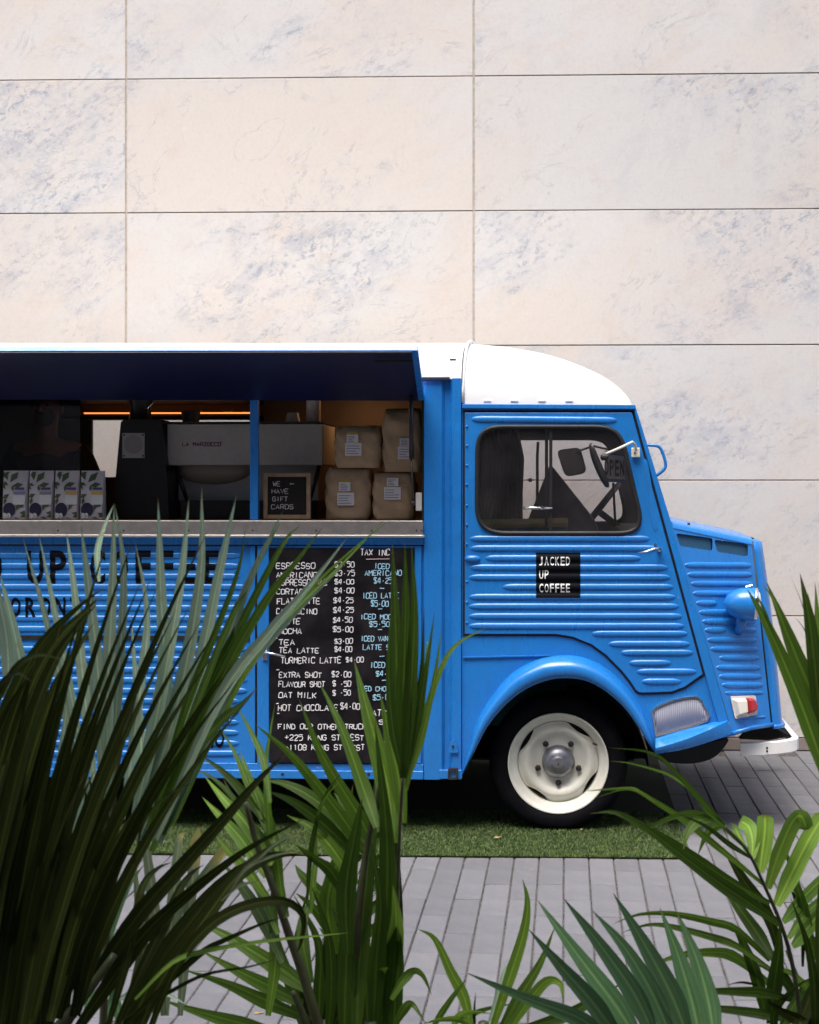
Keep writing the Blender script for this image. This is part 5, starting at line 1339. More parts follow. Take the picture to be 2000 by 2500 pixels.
def leaf(parent, pts, w, mt, Y0, Y1=None, twist=None, seg=13, name='leaflet', blunt=False, fold=0.16, sharp=1.45):
    """blade along photograph points listed from base to tip; Y runs from Y0 to Y1"""
    Y1 = Y0 if Y1 is None else Y1
    n = len(pts)
    P = [at(p[0], p[1], Y0 + (Y1 - Y0) * i / (n - 1)) for i, p in enumerate(pts)]
    C = smoothline(P, max(3, int(seg / (n - 1)) + 1)) if n > 2 else [P[0].lerp(P[1], i / seg) for i in range(seg + 1)]
    wm = w * mm((Y0 + Y1) / 2) * 0.5
    tw = lr.uniform(-0.5, 0.5) if twist is None else twist
    V, Fc, UV = [], [], []
    m = len(C) - 1
    for i, p in enumerate(C):
        t = i / m
        T = (C[min(i + 1, m)] - C[max(i - 1, 0)]).normalized()
        view = Vector((0, 1, 0)); s_ = T.cross(view)
        if s_.length < 1e-4: s_ = Vector((1, 0, 0))
        s_.normalize(); nv = s_.cross(T).normalized()
        an = tw * (0.6 + 0.8 * t)
        sd_ = s_ * math.cos(an) + nv * math.sin(an); nn_ = nv * math.cos(an) - s_ * math.sin(an)
        if blunt: pr = min(1, 0.45 + 2.2 * t) * (1 if t < .9 else math.sqrt(max(0.0, 1 - ((t - .9) / .1) ** 2)) * .8 + .2)
        else: pr = (0.42 + 0.58 * min(1, t / 0.3)) * (1 - max(0, (t - .25) / .75) ** sharp) + 0.012
        hw = wm * pr
        V += [p - sd_ * hw - nn_ * hw * fold, p + nn_ * hw * fold * 1.2, p + sd_ * hw - nn_ * hw * fold]
        UV += [(0, t), (0.5, t), (1, t)]
    for i in range(m):
        for k in (0, 1):
            a = i * 3 + k; Fc.append((a, a + 1, a + 4, a + 3))
    me = bpy.data.meshes.new(name); me.from_pydata([tuple(v) for v in V], [], Fc); me.materials.append(mt)
    ul = me.uv_layers.new(name='UVMap')
    for l in me.loops: ul.data[l.index].uv = UV[l.vertex_index]
    me.polygons.foreach_set('use_smooth', [True] * len(me.polygons))
    o = bpy.data.objects.new(name, me); COL.objects.link(o); set_parent(o, parent)
    return o
def stalk(parent, pts, w, Y0, Y1=None, mt=None, name='frond', taper=0.5):
    Y1 = Y0 if Y1 is None else Y1; n = len(pts)
    P = smoothline([at(p[0], p[1], Y0 + (Y1 - Y0) * i / (n - 1)) for i, p in enumerate(pts)], 5)
    m = len(P) - 1
    return tube(name, P, [w * mm(Y0) * .5 * (1 - (1 - taper) * i / m) for i in range(m + 1)], mt or STEM, parent, 8)
SOILZ = 0.40
def root(parent, px, Y, w=26, lean=0.0, top=2495, mt=None):
    """stem from the soil of the planter up to the frame's lower edge"""
    p = at(px, top, Y); g = Vector((p.x * .92 + lean, Y, SOILZ - .03))
    return tube('stem', [g, g.lerp(p, .5) + Vector((lean * .3, 0, 0)), p], [w * mm(Y) * .6, w * mm(Y) * .5, w * mm(Y) * .42], mt or STEM, parent, 8)
# planter they stand in
PLB = mat('planter_grey', (0.09, 0.088, 0.085), 0.7, noise=0.2, nscale=8)
pl = thing('planter', 'long dark grey planter trough below the palms', 'planter', (0, -4.95, 0))
plx0, plx1, ply0, ply1 = -1.35, 1.25, -5.75, -4.25
for lo_, hi_ in (((plx0, ply0, 0.002), (plx1, ply0 + .04, .44)), ((plx0, ply1 - .04, 0.002), (plx1, ply1, .44)), ((plx0, ply0 + .041, 0.002), (plx0 + .04, ply1 - .041, .44)), ((plx1 - .04, ply0 + .041, 0.002), (plx1, ply1 - .041, .44))):
    box('planter_side', lo_, hi_, PLB, pl, 0.006)
box('soil', (plx0 + .041, ply0 + .042, .03), (plx1 - .041, ply1 - .042, SOILZ), mat('soil', (0.03, 0.022, 0.016), 0.95, noise=0.5, nscale=40, bump=0.8, bscale=50), pl)
def plant(name, label, px, Y, cat='palm', group=None):
    p = at(px, 2495, Y); return thing(name, label, cat, (p.x, Y, SOILZ), group)
# ---- 1: dense palm, backlit shade put into its leaf colour, closest to the lens
A = plant('palm', 'palm with backlit shade put into its colour, whose dense overlapping blades cross the pale fronds', 120, -5.25)
YA = -5.25
fa = root(A, 90, YA + .1, 60)
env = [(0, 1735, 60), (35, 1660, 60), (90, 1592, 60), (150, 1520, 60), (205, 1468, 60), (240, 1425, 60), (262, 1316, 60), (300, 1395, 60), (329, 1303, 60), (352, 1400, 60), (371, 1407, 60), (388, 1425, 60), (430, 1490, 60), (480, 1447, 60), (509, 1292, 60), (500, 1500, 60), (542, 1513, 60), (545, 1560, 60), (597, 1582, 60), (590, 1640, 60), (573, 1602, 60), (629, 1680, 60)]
fr1 = stalk(A, [(-60, 2560), (10, 2350), (60, 2120), (110, 1900)], 16, YA + .2, YA + .2, L_SHADED)
fr2 = stalk(A, [(60, 2560), (150, 2330), (250, 2100), (340, 1900)], 16, YA + .2, YA + .2, L_SHADED)
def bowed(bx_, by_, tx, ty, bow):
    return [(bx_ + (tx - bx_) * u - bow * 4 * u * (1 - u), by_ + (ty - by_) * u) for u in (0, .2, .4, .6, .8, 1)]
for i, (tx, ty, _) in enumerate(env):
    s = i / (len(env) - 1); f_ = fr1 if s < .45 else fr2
    leaf(f_, bowed(-90 + 270 * s + lr.uniform(-12, 12), 2540 - 60 * s, tx, ty, 14 + 52 * s), lr.uniform(38, 48), L_SHADED, YA + lr.uniform(-.06, .06), YA + lr.uniform(-.12, .16), lr.uniform(-.55, .35), 16, sharp=0.95)
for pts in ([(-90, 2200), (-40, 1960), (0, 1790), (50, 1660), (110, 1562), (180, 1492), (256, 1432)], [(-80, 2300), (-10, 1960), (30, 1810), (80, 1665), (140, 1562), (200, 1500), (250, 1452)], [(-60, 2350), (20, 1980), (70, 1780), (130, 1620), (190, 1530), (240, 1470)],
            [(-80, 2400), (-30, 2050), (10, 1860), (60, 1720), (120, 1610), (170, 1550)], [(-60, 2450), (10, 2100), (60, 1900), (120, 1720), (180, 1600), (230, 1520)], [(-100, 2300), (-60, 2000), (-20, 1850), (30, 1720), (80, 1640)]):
    leaf(fr1, pts, lr.uniform(48, 58), L_SHADED, YA + lr.uniform(-.08, .02), YA + lr.uniform(-.1, .1), lr.uniform(-.4, .4), 18, sharp=1.2)
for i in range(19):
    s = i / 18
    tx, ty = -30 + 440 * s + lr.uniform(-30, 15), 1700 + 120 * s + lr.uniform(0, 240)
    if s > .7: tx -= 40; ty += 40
    leaf(fr1 if s < .5 else fr2, bowed(-110 + 250 * s + lr.uniform(-20, 20), 2560, tx, ty, 14 + 46 * s), lr.uniform(38, 52), L_SHADED, YA + lr.uniform(-.02, .1), YA + lr.uniform(-.05, .2), lr.uniform(-.6, .6), 14)
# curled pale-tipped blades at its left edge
leaf(fr1, [(-60, 1840), (-10, 1720), (35, 1635), (75, 1603), (110, 1600), (152, 1610)], 20, L_SHADED, YA - .05, YA - .15, .2)
leaf(fr1, [(-50, 1760), (-5, 1680), (25, 1650), (50, 1645), (76, 1664)], 16, L_SHADED, YA - .05, YA - .15, .2)
leaf(fr2, [(330, 2110), (350, 2010), (400, 1950), (440, 1925), (470, 1912)], 10, L_SHADED, YA - .06, YA - .1, .3)
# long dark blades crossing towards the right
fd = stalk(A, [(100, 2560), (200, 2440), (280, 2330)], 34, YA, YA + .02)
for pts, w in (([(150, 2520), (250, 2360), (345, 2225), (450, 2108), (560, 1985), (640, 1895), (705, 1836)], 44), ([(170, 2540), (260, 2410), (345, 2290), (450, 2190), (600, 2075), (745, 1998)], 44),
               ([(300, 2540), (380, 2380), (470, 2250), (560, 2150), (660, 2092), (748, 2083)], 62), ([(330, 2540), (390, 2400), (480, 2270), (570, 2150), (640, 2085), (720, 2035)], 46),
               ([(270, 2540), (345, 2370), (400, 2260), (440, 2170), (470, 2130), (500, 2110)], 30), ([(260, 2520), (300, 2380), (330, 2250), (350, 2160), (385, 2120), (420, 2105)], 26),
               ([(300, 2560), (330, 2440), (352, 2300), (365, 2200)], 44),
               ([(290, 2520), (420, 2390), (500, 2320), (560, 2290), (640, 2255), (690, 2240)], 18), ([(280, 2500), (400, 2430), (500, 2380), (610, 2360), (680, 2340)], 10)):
    leaf(fd, pts, w, L_SHADED, YA + .02, YA + lr.uniform(.1, .25), lr.uniform(-.4, .4), 16)
leaf(fd, [(350, 2560), (420, 2380), (500, 2270), (590, 2215), (690, 2200), (740, 2235), (735, 2300), (722, 2330)], 30, L_SHADED, YA + .02, YA + .15, .3, 18)
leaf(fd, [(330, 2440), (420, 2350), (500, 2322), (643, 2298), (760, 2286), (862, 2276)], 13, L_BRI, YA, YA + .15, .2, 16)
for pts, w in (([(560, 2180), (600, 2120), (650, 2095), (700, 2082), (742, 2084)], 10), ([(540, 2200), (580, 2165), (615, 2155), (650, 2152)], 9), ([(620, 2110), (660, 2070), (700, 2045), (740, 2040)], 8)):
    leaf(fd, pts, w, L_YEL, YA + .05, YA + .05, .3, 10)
# ---- 2: pale palm behind it
B2 = plant('palm', 'pale grey green palm with tall upright blades in front of the lettered van side', 300, -4.95)
YB = -4.95
rb = root(B2, 280, YB, 40)
fb1 = stalk(B2, [(250, 2540), (260, 2300), (270, 2050), (290, 1850), (330, 1700)], 20, YB, YB)
for pts, w in (([(200, 1950), (150, 1680), (110, 1500), (55, 1310)], 24), ([(220, 1950), (170, 1680), (130, 1470), (94, 1299)], 26), ([(235, 1950), (205, 1680), (182, 1440), (162, 1296)], 28),
               ([(250, 1950), (240, 1650), (215, 1420), (198, 1282)], 32), ([(262, 1960), (262, 1700), (275, 1430), (279, 1227)], 36), ([(268, 1960), (290, 1650), (302, 1400), (281, 1230)], 26),
               ([(300, 2000), (340, 1700), (360, 1500), (330, 1320)], 30), ([(330, 2030), (400, 1740), (392, 1420), (386, 1215)], 40), ([(320, 2040), (380, 1760), (440, 1430), (462, 1213)], 38),
               ([(330, 2040), (430, 1730), (488, 1420), (493, 1190)], 40), ([(340, 2050), (460, 1740), (535, 1400), (578, 1207)], 38), ([(350, 2050), (490, 1740), (600, 1440), (692, 1245)], 34),
               ([(20, 1720), (15, 1560), (-20, 1400), (-60, 1250)], 40), ([(70, 1760), (50, 1620), (25, 1500), (0, 1400)], 34), ([(242, 1420), (238, 1345), (255, 1285), (279, 1230)], 16),
               ([(150, 2200), (190, 1950), (215, 1750), (225, 1600)], 36), ([(60, 2350), (100, 2150), (140, 1900), (165, 1700)], 36), ([(0, 2350), (20, 2150), (40, 1900), (50, 1650)], 36), ([(335, 2050), (345, 1850), (335, 1700), (320, 1500)], 34)):
    leaf(fb1, pts, w * 1.0, L_PALE, YB + lr.uniform(-.02, .05), YB + lr.uniform(-.05, .1), lr.uniform(-.4, .4), 16)
# its right-hand blades slant over the menu
for pts, w, mt in (([(380, 2050), (540, 1700), (660, 1541), (751, 1436), (852, 1308)], 32, L_PALE), ([(400, 2040), (560, 1690), (690, 1520), (823, 1390), (945, 1262)], 18, L_MID), ([(380, 2020), (530, 1680), (640, 1480), (720, 1375), (790, 1285)], 28, L_MID),
                   ([(370, 2020), (500, 1700), (600, 1500), (690, 1330), (735, 1280)], 26, L_DEEP), ([(360, 2020), (480, 1720), (560, 1520), (640, 1360), (690, 1265)], 22, L_DEEP), ([(390, 2060), (520, 1790), (600, 1640), (720, 1500), (850, 1370)], 22, L_PALE),
                   ([(370, 2080), (470, 1850), (540, 1760), (590, 1720), (628, 1680)], 30, L_DEEP), ([(360, 2050), (450, 1740), (520, 1560), (580, 1400), (600, 1290)], 22, L_DEEP), ([(420, 2020), (600, 1640), (720, 1480), (840, 1360), (968, 1256)], 12, L_BRI)):
    leaf(fb1, pts, w, mt, YB - .04, YB + lr.uniform(-.1, .1), lr.uniform(-.4, .4), 16)
# low yellowing blades
fe = stalk(B2, [(300, 2540), (320, 2450), (345, 2380)], 18, YB + .1, YB + .15)
for pts, w, bl_ in (([(400, 2480), (385, 2300), (368, 2150), (355, 2030), (374, 2014)], 34, False), ([(405, 2480), (415, 2300), (428, 2150), (438, 2050), (455, 2032)], 34, False), ([(440, 2480), (455, 2300), (470, 2150), (484, 2022)], 28, True),
                    ([(380, 2480), (350, 2330), (335, 2180), (328, 2070)], 26, False), ([(360, 2480), (380, 2330), (440, 2220), (520, 2110), (560, 2060)], 24, True)):
    leaf(fe, pts, w, L_YEL, YB + .15, YB + .2, lr.uniform(-.2, .2), 14, blunt=bl_)
for pts, w in (([(225, 2420), (265, 2280), (310, 2170), (352, 2110)], 26), ([(210, 2470), (240, 2350), (280, 2240), (290, 2200)], 28), ([(300, 2520), (270, 2380), (250, 2290)], 30), ([(300, 2520), (280, 2440), (255, 2350)], 26), ([(240, 2520), (300, 2380), (310, 2300)], 24)):
    leaf(fe, pts, w, L_BLUE, YB + .12, YB + .2, lr.uniform(-.3, .3), 12)
leaf(fe, [(290, 2440), (340, 2420), (400, 2425), (460, 2455)], 24, L_PALE, YB + .05, YB - .05, .9, 12)
# ---- 3: middle palm
C3 = plant('palm', 'green palm with stiff upright blades in front of the chalkboard menu', 860, -4.75)
YC = -4.75
root(C3, 790, YC, 44); root(C3, 900, YC, 44); root(C3, 965, YC + .14, 24, mt=STEMP)
fm1 = stalk(C3, [(790, 2540), (740, 2380), (705, 2280), (666, 2164), (627, 2060), (600, 1960)], 26, YC - .05, YC - .1)
for pts, w, mt in (([(665, 2110), (600, 2010), (550, 1955), (499, 1894)], 34, L_BRI), ([(650, 2140), (590, 2050), (540, 1995), (493, 1945)], 34, L_BRI), ([(680, 2080), (635, 1970), (605, 1890), (587, 1834)], 30, L_MID), ([(660, 2200), (600, 2120), (560, 2080), (520, 2030)], 32, L_BRI),
                   ([(650, 2010), (590, 1930), (540, 1880), (482, 1838)], 26, L_DEEP), ([(640, 2000), (600, 1900), (570, 1830), (533, 1772)], 20, L_MID), ([(660, 1960), (645, 1860), (615, 1790), (574, 1716)], 22, L_MID),
                   ([(668, 2160), (640, 2060), (590, 1990), (545, 1900)], 36, L_DEEP), ([(690, 2200), (670, 2060), (640, 1950), (600, 1880)], 34, L_MID), ([(700, 2240), (670, 2120), (655, 2000), (660, 1880)], 34, L_DEEP), ([(665, 2150), (655, 1980), (650, 1860), (672, 1716)], 18, L_MID),
                   ([(690, 2350), (640, 2240), (580, 2150), (545, 2110)], 34, L_DEEP), ([(680, 2280), (640, 2180), (600, 2130), (560, 2080)], 30, L_MID), ([(655, 2480), (672, 2350), (668, 2200), (680, 2060)], 32, L_MID), ([(650, 2060), (580, 1960), (520, 1900), (460, 1870)], 14, L_DEEP)):
    leaf(fm1, pts, w, mt, YC - .08, YC + lr.uniform(-.02, .12), lr.uniform(-.45, .45), 13)
fm2 = stalk(C3, [(860, 2540), (865, 2380), (880, 2200), (900, 2050), (930, 1900)], 24, YC, YC)
for pts, w, mt in (([(890, 2080), (830, 1990), (720, 1852), (622, 1767)], 40, L_MID), ([(905, 2060), (880, 2000), (790, 1850), (731, 1708)], 44, L_MID), ([(920, 2020), (890, 1930), (835, 1780), (778, 1662)], 38, L_MID), ([(960, 2060), (945, 1920), (900, 1750), (865, 1613)], 56, L_MID),
                   ([(985, 2010), (972, 1900), (950, 1800), (928, 1688)], 46, L_BRI), ([(880, 2060), (780, 1960), (700, 1915), (640, 1905)], 30, L_DEEP), ([(880, 2100), (800, 2020), (720, 1960), (650, 1930)], 34, L_DEEP), ([(870, 2160), (810, 2070), (760, 2020), (700, 1990)], 34, L_MID),
                   ([(860, 2220), (810, 2130), (760, 2090), (720, 2060)], 34, L_DEEP), ([(860, 2280), (790, 2190), (740, 2140), (720, 2110)], 34, L_MID), ([(850, 2330), (800, 2260), (760, 2210), (722, 2180)], 32, L_MID),
                   ([(820, 2330), (800, 2200), (840, 2050), (862, 1915)], 44, L_MID), ([(850, 2330), (845, 2180), (865, 2050), (885, 1945)], 52, L_DEEP), ([(870, 2540), (880, 2300), (905, 2050), (925, 1850)], 50, L_DEEP), ([(930, 2540), (940, 2300), (945, 2050), (915, 1760)], 60, L_DEEP),
                   ([(955, 2450), (958, 2250), (955, 2050), (935, 1820)], 56, L_SHADED), ([(910, 2540), (920, 2350), (930, 2200), (905, 2060)], 46, L_MID), ([(840, 2540), (845, 2380), (850, 2250), (870, 2100)], 50, L_DEEP), ([(945, 2400), (958, 2330), (968, 2250), (959, 2158)], 54, L_BRI),
                   ([(800, 2540), (810, 2400), (800, 2280), (760, 2160)], 32, L_DEEP), ([(880, 2540), (870, 2400), (850, 2300), (800, 2200)], 36, L_DEEP), ([(960, 2540), (965, 2430), (975, 2330), (968, 2220)], 46, L_DEEP), ([(900, 2540), (895, 2440), (890, 2330), (880, 2210)], 60, L_DEEP),
                   ([(920, 2480), (925, 2400), (935, 2370), (948, 2362)], 30, L_MID), ([(760, 2230), (765, 2150), (770, 2080), (735, 2020)], 18, L_MID), ([(750, 2200), (760, 2070), (790, 1950), (838, 1880)], 14, L_DEEP), ([(770, 2090), (775, 2000), (800, 1940), (840, 1900)], 8, L_BRI)):
    leaf(fm2, pts, w, mt, YC + lr.uniform(-.05, .08), YC + lr.uniform(-.08, .12), lr.uniform(-.5, .4), 14)
# short ladder of blades deep in the clump
for k in range(9):
    y = 1960 + k * 55
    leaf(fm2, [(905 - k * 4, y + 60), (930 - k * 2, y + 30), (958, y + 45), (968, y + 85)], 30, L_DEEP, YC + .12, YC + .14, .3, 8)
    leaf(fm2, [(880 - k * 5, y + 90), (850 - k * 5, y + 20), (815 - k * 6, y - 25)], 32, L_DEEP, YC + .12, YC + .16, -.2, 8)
fm3 = stalk(C3, [(966, 2540), (968, 2300), (975, 2050), (985, 1880)], 14, YC + .14, YC - .08, STEMP)
for pts, w, mt in (([(985, 1900), (972, 1700), (965, 1500), (958, 1320)], 40, L_DEEP), ([(986, 1900), (985, 1700), (990, 1500), (989, 1318)], 38, L_DEEP), ([(988, 1900), (1002, 1700), (1012, 1500), (1005, 1328)], 36, L_DEEP), ([(990, 1900), (1018, 1760), (1040, 1640), (1062, 1490)], 22, L_MID),
                   ([(990, 1920), (1030, 1800), (1060, 1660), (1080, 1530)], 18, L_BRI), ([(992, 1930), (1040, 1740), (1100, 1590), (1190, 1530)], 18, L_BRI), ([(990, 1900), (1010, 1760), (1030, 1640), (1036, 1480)], 22, L_DEEP), ([(984, 1890), (960, 1780), (950, 1640), (955, 1480)], 26, L_DEEP), ([(988, 1920), (1025, 1780), (1042, 1600), (1044, 1560)], 12, L_BRI)):
    leaf(fm3, pts, w, mt, YC - .12, YC + lr.uniform(-.2, -.05), lr.uniform(-.35, .35), 15)
# low blades reaching left over the paving
fl3 = stalk(C3, [(760, 2560), (740, 2480), (715, 2420)], 26, YC + .05, YC + .05)
for pts, w in (([(760, 2420), (690, 2370), (580, 2300), (470, 2240)], 46), ([(740, 2450), (660, 2410), (580, 2370), (486, 2318)], 44), ([(760, 2490), (640, 2440), (550, 2400), (445, 2366)], 44), ([(700, 2530), (590, 2500), (500, 2475), (390, 2440)], 44), ([(760, 2400), (740, 2300), (745, 2230), (790, 2160)], 34)):
    leaf(fl3, pts, w, L_MID, YC + .05, YC + .15, lr.uniform(-.2, .3), 14)
for k in range(6):
    x = 700 + 30 * k
    leaf(fl3, [(760 + 8 * k, 2560), (x + 20, 2430), (x + lr.uniform(-30, 30), 2300), (x + lr.uniform(-50, 50), 2180)], 34, lr.choice([L_SHADED, L_DEEP]), YC + .1, YC + .15, lr.uniform(-.4, .4), 12)
# ---- 4: small strap-leaved plant
D4 = plant('strap_plant', 'low yellow green strap leaved plant between the palms', 1180, -4.8, 'plant')
YD = -4.8
rd = root(D4, 1180, YD, 30)
for pts, w, mt in (([(955, 2440), (985, 2392), (1012, 2370), (1035, 2385), (1055, 2432)], 26, L_MID), ([(960, 2510), (990, 2460), (1008, 2452), (1040, 2500)], 24, L_MID), ([(1150, 2520), (1135, 2440), (1100, 2370), (1062, 2292), (1020, 2268)], 30, L_BRI), ([(1195, 2530), (1240, 2400), (1278, 2280), (1288, 2200), (1276, 2146)], 30, L_BRI),
                   ([(1215, 2530), (1265, 2440), (1320, 2350), (1356, 2260)], 30, L_MID), ([(1240, 2520), (1290, 2445), (1335, 2395), (1368, 2402), (1376, 2445)], 30, L_BRI), ([(1190, 2520), (1215, 2440), (1230, 2380), (1240, 2345)], 20, L_PALE), ([(1050, 2520), (1080, 2470), (1115, 2420), (1140, 2390)], 18, L_MID),
                   ([(1180, 2520), (1130, 2490), (1080, 2488), (1030, 2500)], 22, L_BRI), ([(1120, 2530), (1150, 2480), (1200, 2460), (1260, 2450)], 16, L_MID), ([(1100, 2530), (1120, 2480), (1160, 2470), (1200, 2475)], 20, L_BRI), ([(1160, 2530), (1158, 2470), (1162, 2420)], 8, L_SHADED)):
    leaf(rd, pts, w, mt, YD, YD + lr.uniform(-.08, .08), lr.uniform(-.4, .4), 14)
# ---- 5: bluish fan in the right foreground
E5 = plant('palm', 'palm with a low fan of broad bluish green blades above the paving', 1640, -5.0)
YE = -5.0
re_ = root(E5, 1640, YE, 36, top=2540)
fe5 = stalk(E5, [(1640, 2600), (1640, 2560), (1650, 2530)], 20, YE, YE)
for pts, w in (([(1500, 2560), (1420, 2490), (1280, 2435), (1137, 2374)], 46), ([(1530, 2560), (1450, 2450), (1370, 2360), (1290, 2268)], 48), ([(1570, 2560), (1500, 2450), (1410, 2330), (1311, 2196)], 58), ([(1610, 2560), (1550, 2430), (1460, 2300), (1375, 2192)], 52), ([(1650, 2560), (1600, 2440), (1530, 2320), (1446, 2222)], 50),
               ([(1690, 2560), (1640, 2430), (1570, 2300), (1497, 2180)], 58), ([(1715, 2560), (1690, 2450), (1655, 2330), (1611, 2216)], 56), ([(1748, 2560), (1730, 2450), (1700, 2340), (1652, 2224)], 58), ([(1560, 2570), (1500, 2500), (1440, 2440), (1380, 2400)], 46)):
    leaf(fe5, pts, w, L_BLUE, YE, YE + lr.uniform(-.1, .1), lr.uniform(-.25, .3), 16)
leaf(fe5, [(1250, 2520), (1380, 2480), (1450, 2440), (1520, 2400)], 30, L_DEEP, YE + .2, YE + .2, .2)
# ---- 6: arching feather palm at the right edge
F6 = plant('palm', 'arching feather palm with drooping leaflets beside the van nose', 1950, -4.7)
YF6 = -4.7
rf = root(F6, 1955, YF6, 36)
ff1 = stalk(F6, [(1960, 2520), (1935, 2356), (1906, 2254), (1865, 2159), (1825, 2078), (1770, 2017)], 12, YF6, YF6 - .1)
for pts, w, mt in (([(1780, 2028), (1747, 1993), (1656, 1892), (1592, 1839), (1485, 1825)], 16, L_MID), ([(1700, 1940), (1640, 1895), (1587, 1876), (1530, 1862), (1485, 1858)], 7, L_BRI), ([(1865, 2160), (1780, 2090), (1680, 2010), (1600, 1957), (1536, 1926), (1450, 1949)], 18, L_MID),
                   ([(1600, 1958), (1560, 1932), (1536, 1924), (1470, 1928), (1420, 1932)], 9, L_BRI), ([(1880, 2206), (1769, 2143), (1673, 2080), (1577, 2022), (1504, 1984), (1440, 1986)], 28, L_DEEP), ([(1905, 2256), (1830, 2205), (1761, 2159), (1674, 2095), (1575, 2020), (1500, 1982)], 36, L_DEEP),
                   ([(1762, 2004), (1705, 1987), (1654, 1990), (1584, 2022), (1520, 2072)], 18, L_MID), ([(1745, 1998), (1705, 2004), (1680, 2032), (1668, 2075)], 30, L_MID), ([(1772, 2016), (1743, 2019), (1722, 2043), (1704, 2088)], 24, L_MID), ([(1830, 2078), (1790, 2040), (1745, 2000), (1700, 1960)], 12, L_MID),
                   ([(1836, 2096), (1780, 2060), (1720, 2015), (1650, 1985)], 14, L_DEEP)):
    leaf(ff1, pts, w, mt, YF6 - .02, YF6 + lr.uniform(-.12, .08), lr.uniform(-.2, .35), 16)
for pts, w in (([(1823, 2080), (1806, 2045), (1795, 2024), (1785, 2012)], 16), ([(1837, 2094), (1838, 2050), (1828, 2018), (1806, 2004)], 34), ([(1855, 2130), (1862, 2080), (1868, 2030), (1868, 1988)], 42), ([(1874, 2169), (1902, 2085), (1935, 2010), (1956, 1994), (1970, 2026)], 42),
               ([(1896, 2210), (1935, 2130), (1975, 2050), (2015, 1985)], 44), ([(1912, 2250), (1955, 2200), (2015, 2140)], 36), ([(1935, 2310), (1970, 2270), (2015, 2215)], 36), ([(1925, 2290), (1970, 2230), (2015, 2190)], 26)):
    leaf(ff1, pts, w, L_BRI, YF6 - .03, YF6 + lr.uniform(-.05, .1), lr.uniform(-.25, .25), 12, blunt=True)
ff2 = stalk(F6, [(1990, 2540), (1960, 2420), (1920, 2320)], 14, YF6 + .05, YF6 + .05)
for pts, w, mt in (([(1905, 2340), (1877, 2240), (1819, 2153), (1790, 2110), (1772, 2088)], 32, L_SHADED), ([(1890, 2345), (1848, 2277), (1790, 2196), (1755, 2135)], 34, L_DEEP), ([(1990, 2345), (1964, 2225), (1935, 2130), (1911, 2052)], 26, L_MID), ([(1870, 2490), (1848, 2385), (1813, 2298), (1784, 2252)], 34, L_DEEP),
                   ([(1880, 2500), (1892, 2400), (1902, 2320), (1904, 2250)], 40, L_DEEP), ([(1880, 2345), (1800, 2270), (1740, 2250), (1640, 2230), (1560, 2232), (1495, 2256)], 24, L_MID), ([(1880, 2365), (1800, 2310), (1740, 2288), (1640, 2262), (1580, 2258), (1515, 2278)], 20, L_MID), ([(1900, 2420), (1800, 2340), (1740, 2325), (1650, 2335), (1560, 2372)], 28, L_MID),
                   ([(1930, 2440), (1870, 2424), (1800, 2420), (1720, 2422), (1630, 2446)], 28, L_MID), ([(1930, 2490), (1860, 2475), (1740, 2462), (1650, 2466)], 26, L_DEEP), ([(1850, 2405), (1810, 2398), (1770, 2406)], 8, L_SHADED), ([(1960, 2540), (1940, 2440), (1900, 2350), (1870, 2300)], 26, L_SHADED),
                   ([(1990, 2540), (1990, 2420), (1970, 2300), (1930, 2190)], 26, L_DEEP), ([(2010, 2500), (2005, 2400), (1998, 2250), (2003, 2120)], 28, L_DEEP), ([(1930, 2560), (1960, 2480), (1990, 2400), (2015, 2350)], 34, L_SHADED), ([(1890, 2560), (1930, 2470), (1975, 2400), (2015, 2390)], 30, L_MID),
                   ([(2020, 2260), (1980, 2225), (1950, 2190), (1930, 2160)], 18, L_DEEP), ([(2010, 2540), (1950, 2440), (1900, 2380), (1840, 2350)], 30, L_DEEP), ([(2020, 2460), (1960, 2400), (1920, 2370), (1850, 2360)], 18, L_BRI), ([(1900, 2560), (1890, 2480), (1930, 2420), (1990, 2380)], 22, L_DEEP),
                   ([(2000, 2560), (1960, 2500), (1910, 2470), (1870, 2440)], 34, L_SHADED), ([(1940, 2560), (1980, 2510), (2020, 2470)], 40, L_SHADED), ([(2020, 2330), (1990, 2300), (1960, 2270), (1935, 2210)], 22, L_DEEP), ([(1960, 2360), (1960, 2250), (1940, 2190), (1930, 2170)], 14, L_SHADED)):
    leaf(ff2, pts, w, mt, YF6 + lr.uniform(-.05, .1), YF6 + lr.uniform(-.1, .12), lr.uniform(-.3, .35), 14)
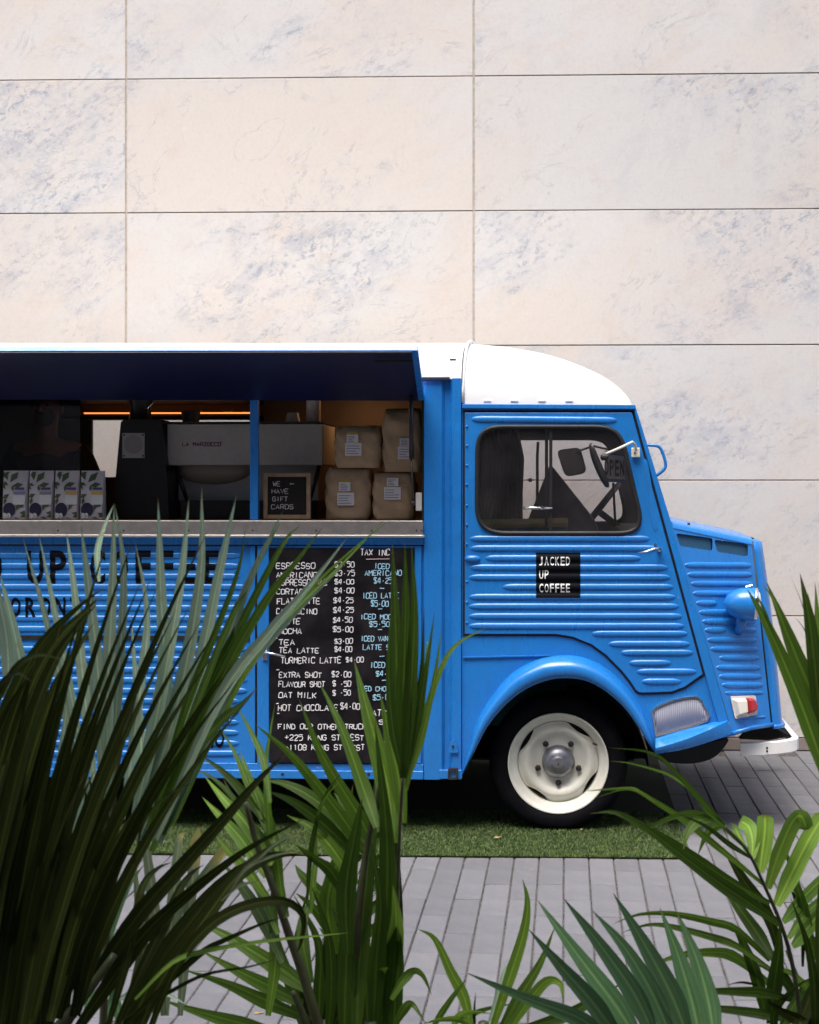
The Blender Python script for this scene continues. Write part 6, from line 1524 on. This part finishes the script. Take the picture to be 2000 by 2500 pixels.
# ---- 7: tall split blades at the right edge
G7 = plant('palm', 'tall palm blades with split tips standing in front of the headlight and bumper', 2060, -4.85)
YG7 = -4.85
rg = root(G7, 2060, YG7, 40)
fg = stalk(G7, [(2060, 2520), (2058, 2250), (2050, 2000), (2040, 1900)], 20, YG7, YG7)
for pts, w, mt in (([(2040, 1960), (2000, 1840), (1951, 1705), (1900, 1584), (1858, 1496), (1823, 1436)], 44, L_MID), ([(2050, 1900), (2000, 1735), (1944, 1600), (1909, 1510), (1872, 1422)], 46, L_MID), ([(1905, 1600), (1880, 1530), (1862, 1480), (1834, 1434)], 10, L_MID), ([(1925, 1560), (1900, 1490), (1880, 1450), (1862, 1428)], 9, L_BRI),
                   ([(2030, 1980), (2000, 1720), (1983, 1566), (1969, 1473), (1953, 1398)], 38, L_DEEP), ([(2040, 1960), (2005, 1740), (1990, 1560), (1972, 1446)], 36, L_DEEP), ([(2045, 1960), (2020, 1740), (2000, 1560), (1990, 1422)], 36, L_MID), ([(2050, 1960), (2030, 1760), (2012, 1560), (2000, 1420)], 36, L_DEEP),
                   ([(1985, 1600), (1975, 1550), (1960, 1480), (1930, 1405)], 3.5, L_DEEP), ([(1985, 1610), (1975, 1565), (1960, 1530), (1940, 1506)], 4, L_DEEP)):
    leaf(fg, pts, w, mt, YG7, YG7 + lr.uniform(-.08, .08), lr.uniform(-.3, .3), 16)

# ------------------------------------------------------------------ fallen leaf scraps
LIT = mat('dry_leaf', (0.42, 0.30, 0.12), 0.7, noise=0.4, nscale=60)
def scrap(label, px, py, z, Y, sz, ang):
    c = at(px, py, Y); c.z = z
    ca, sa = math.cos(ang), math.sin(ang); V = []
    for u, v, h in ((-1, 0, .1), (-.4, .35, .5), (.3, .3, .2), (1, .05, .6), (.35, -.3, .3), (-.4, -.3, 0)):
        V.append(c + Vector(((u * ca - v * sa) * sz, (u * sa + v * ca) * sz, h * sz * .5 + .001)))
    o = obj('fallen_leaf', V, [(0, 1, 5), (1, 2, 4, 5), (2, 3, 4)], LIT, None, recalc=False)
    md = o.modifiers.new('thick', 'SOLIDIFY'); md.thickness = 0.0008
    tag(o, label, 'leaf', 'fallen leaf scraps')
GZ = lambda py: 6441.3 / (py - 1180) + CY
scrap('dry yellow leaf scrap on the artificial grass between wheel and palms', 1216, 2052, 0.018, GZ(2056), 0.022, .4)
scrap('small dry leaf scrap on the artificial grass beside the front tyre', 1419, 2026, 0.018, GZ(2034) , 0.012, 1.2)
scrap('dry leaf scrap on the paving under the low palm blades', 632, 2484, 0.001, GZ(2484), 0.016, .2)
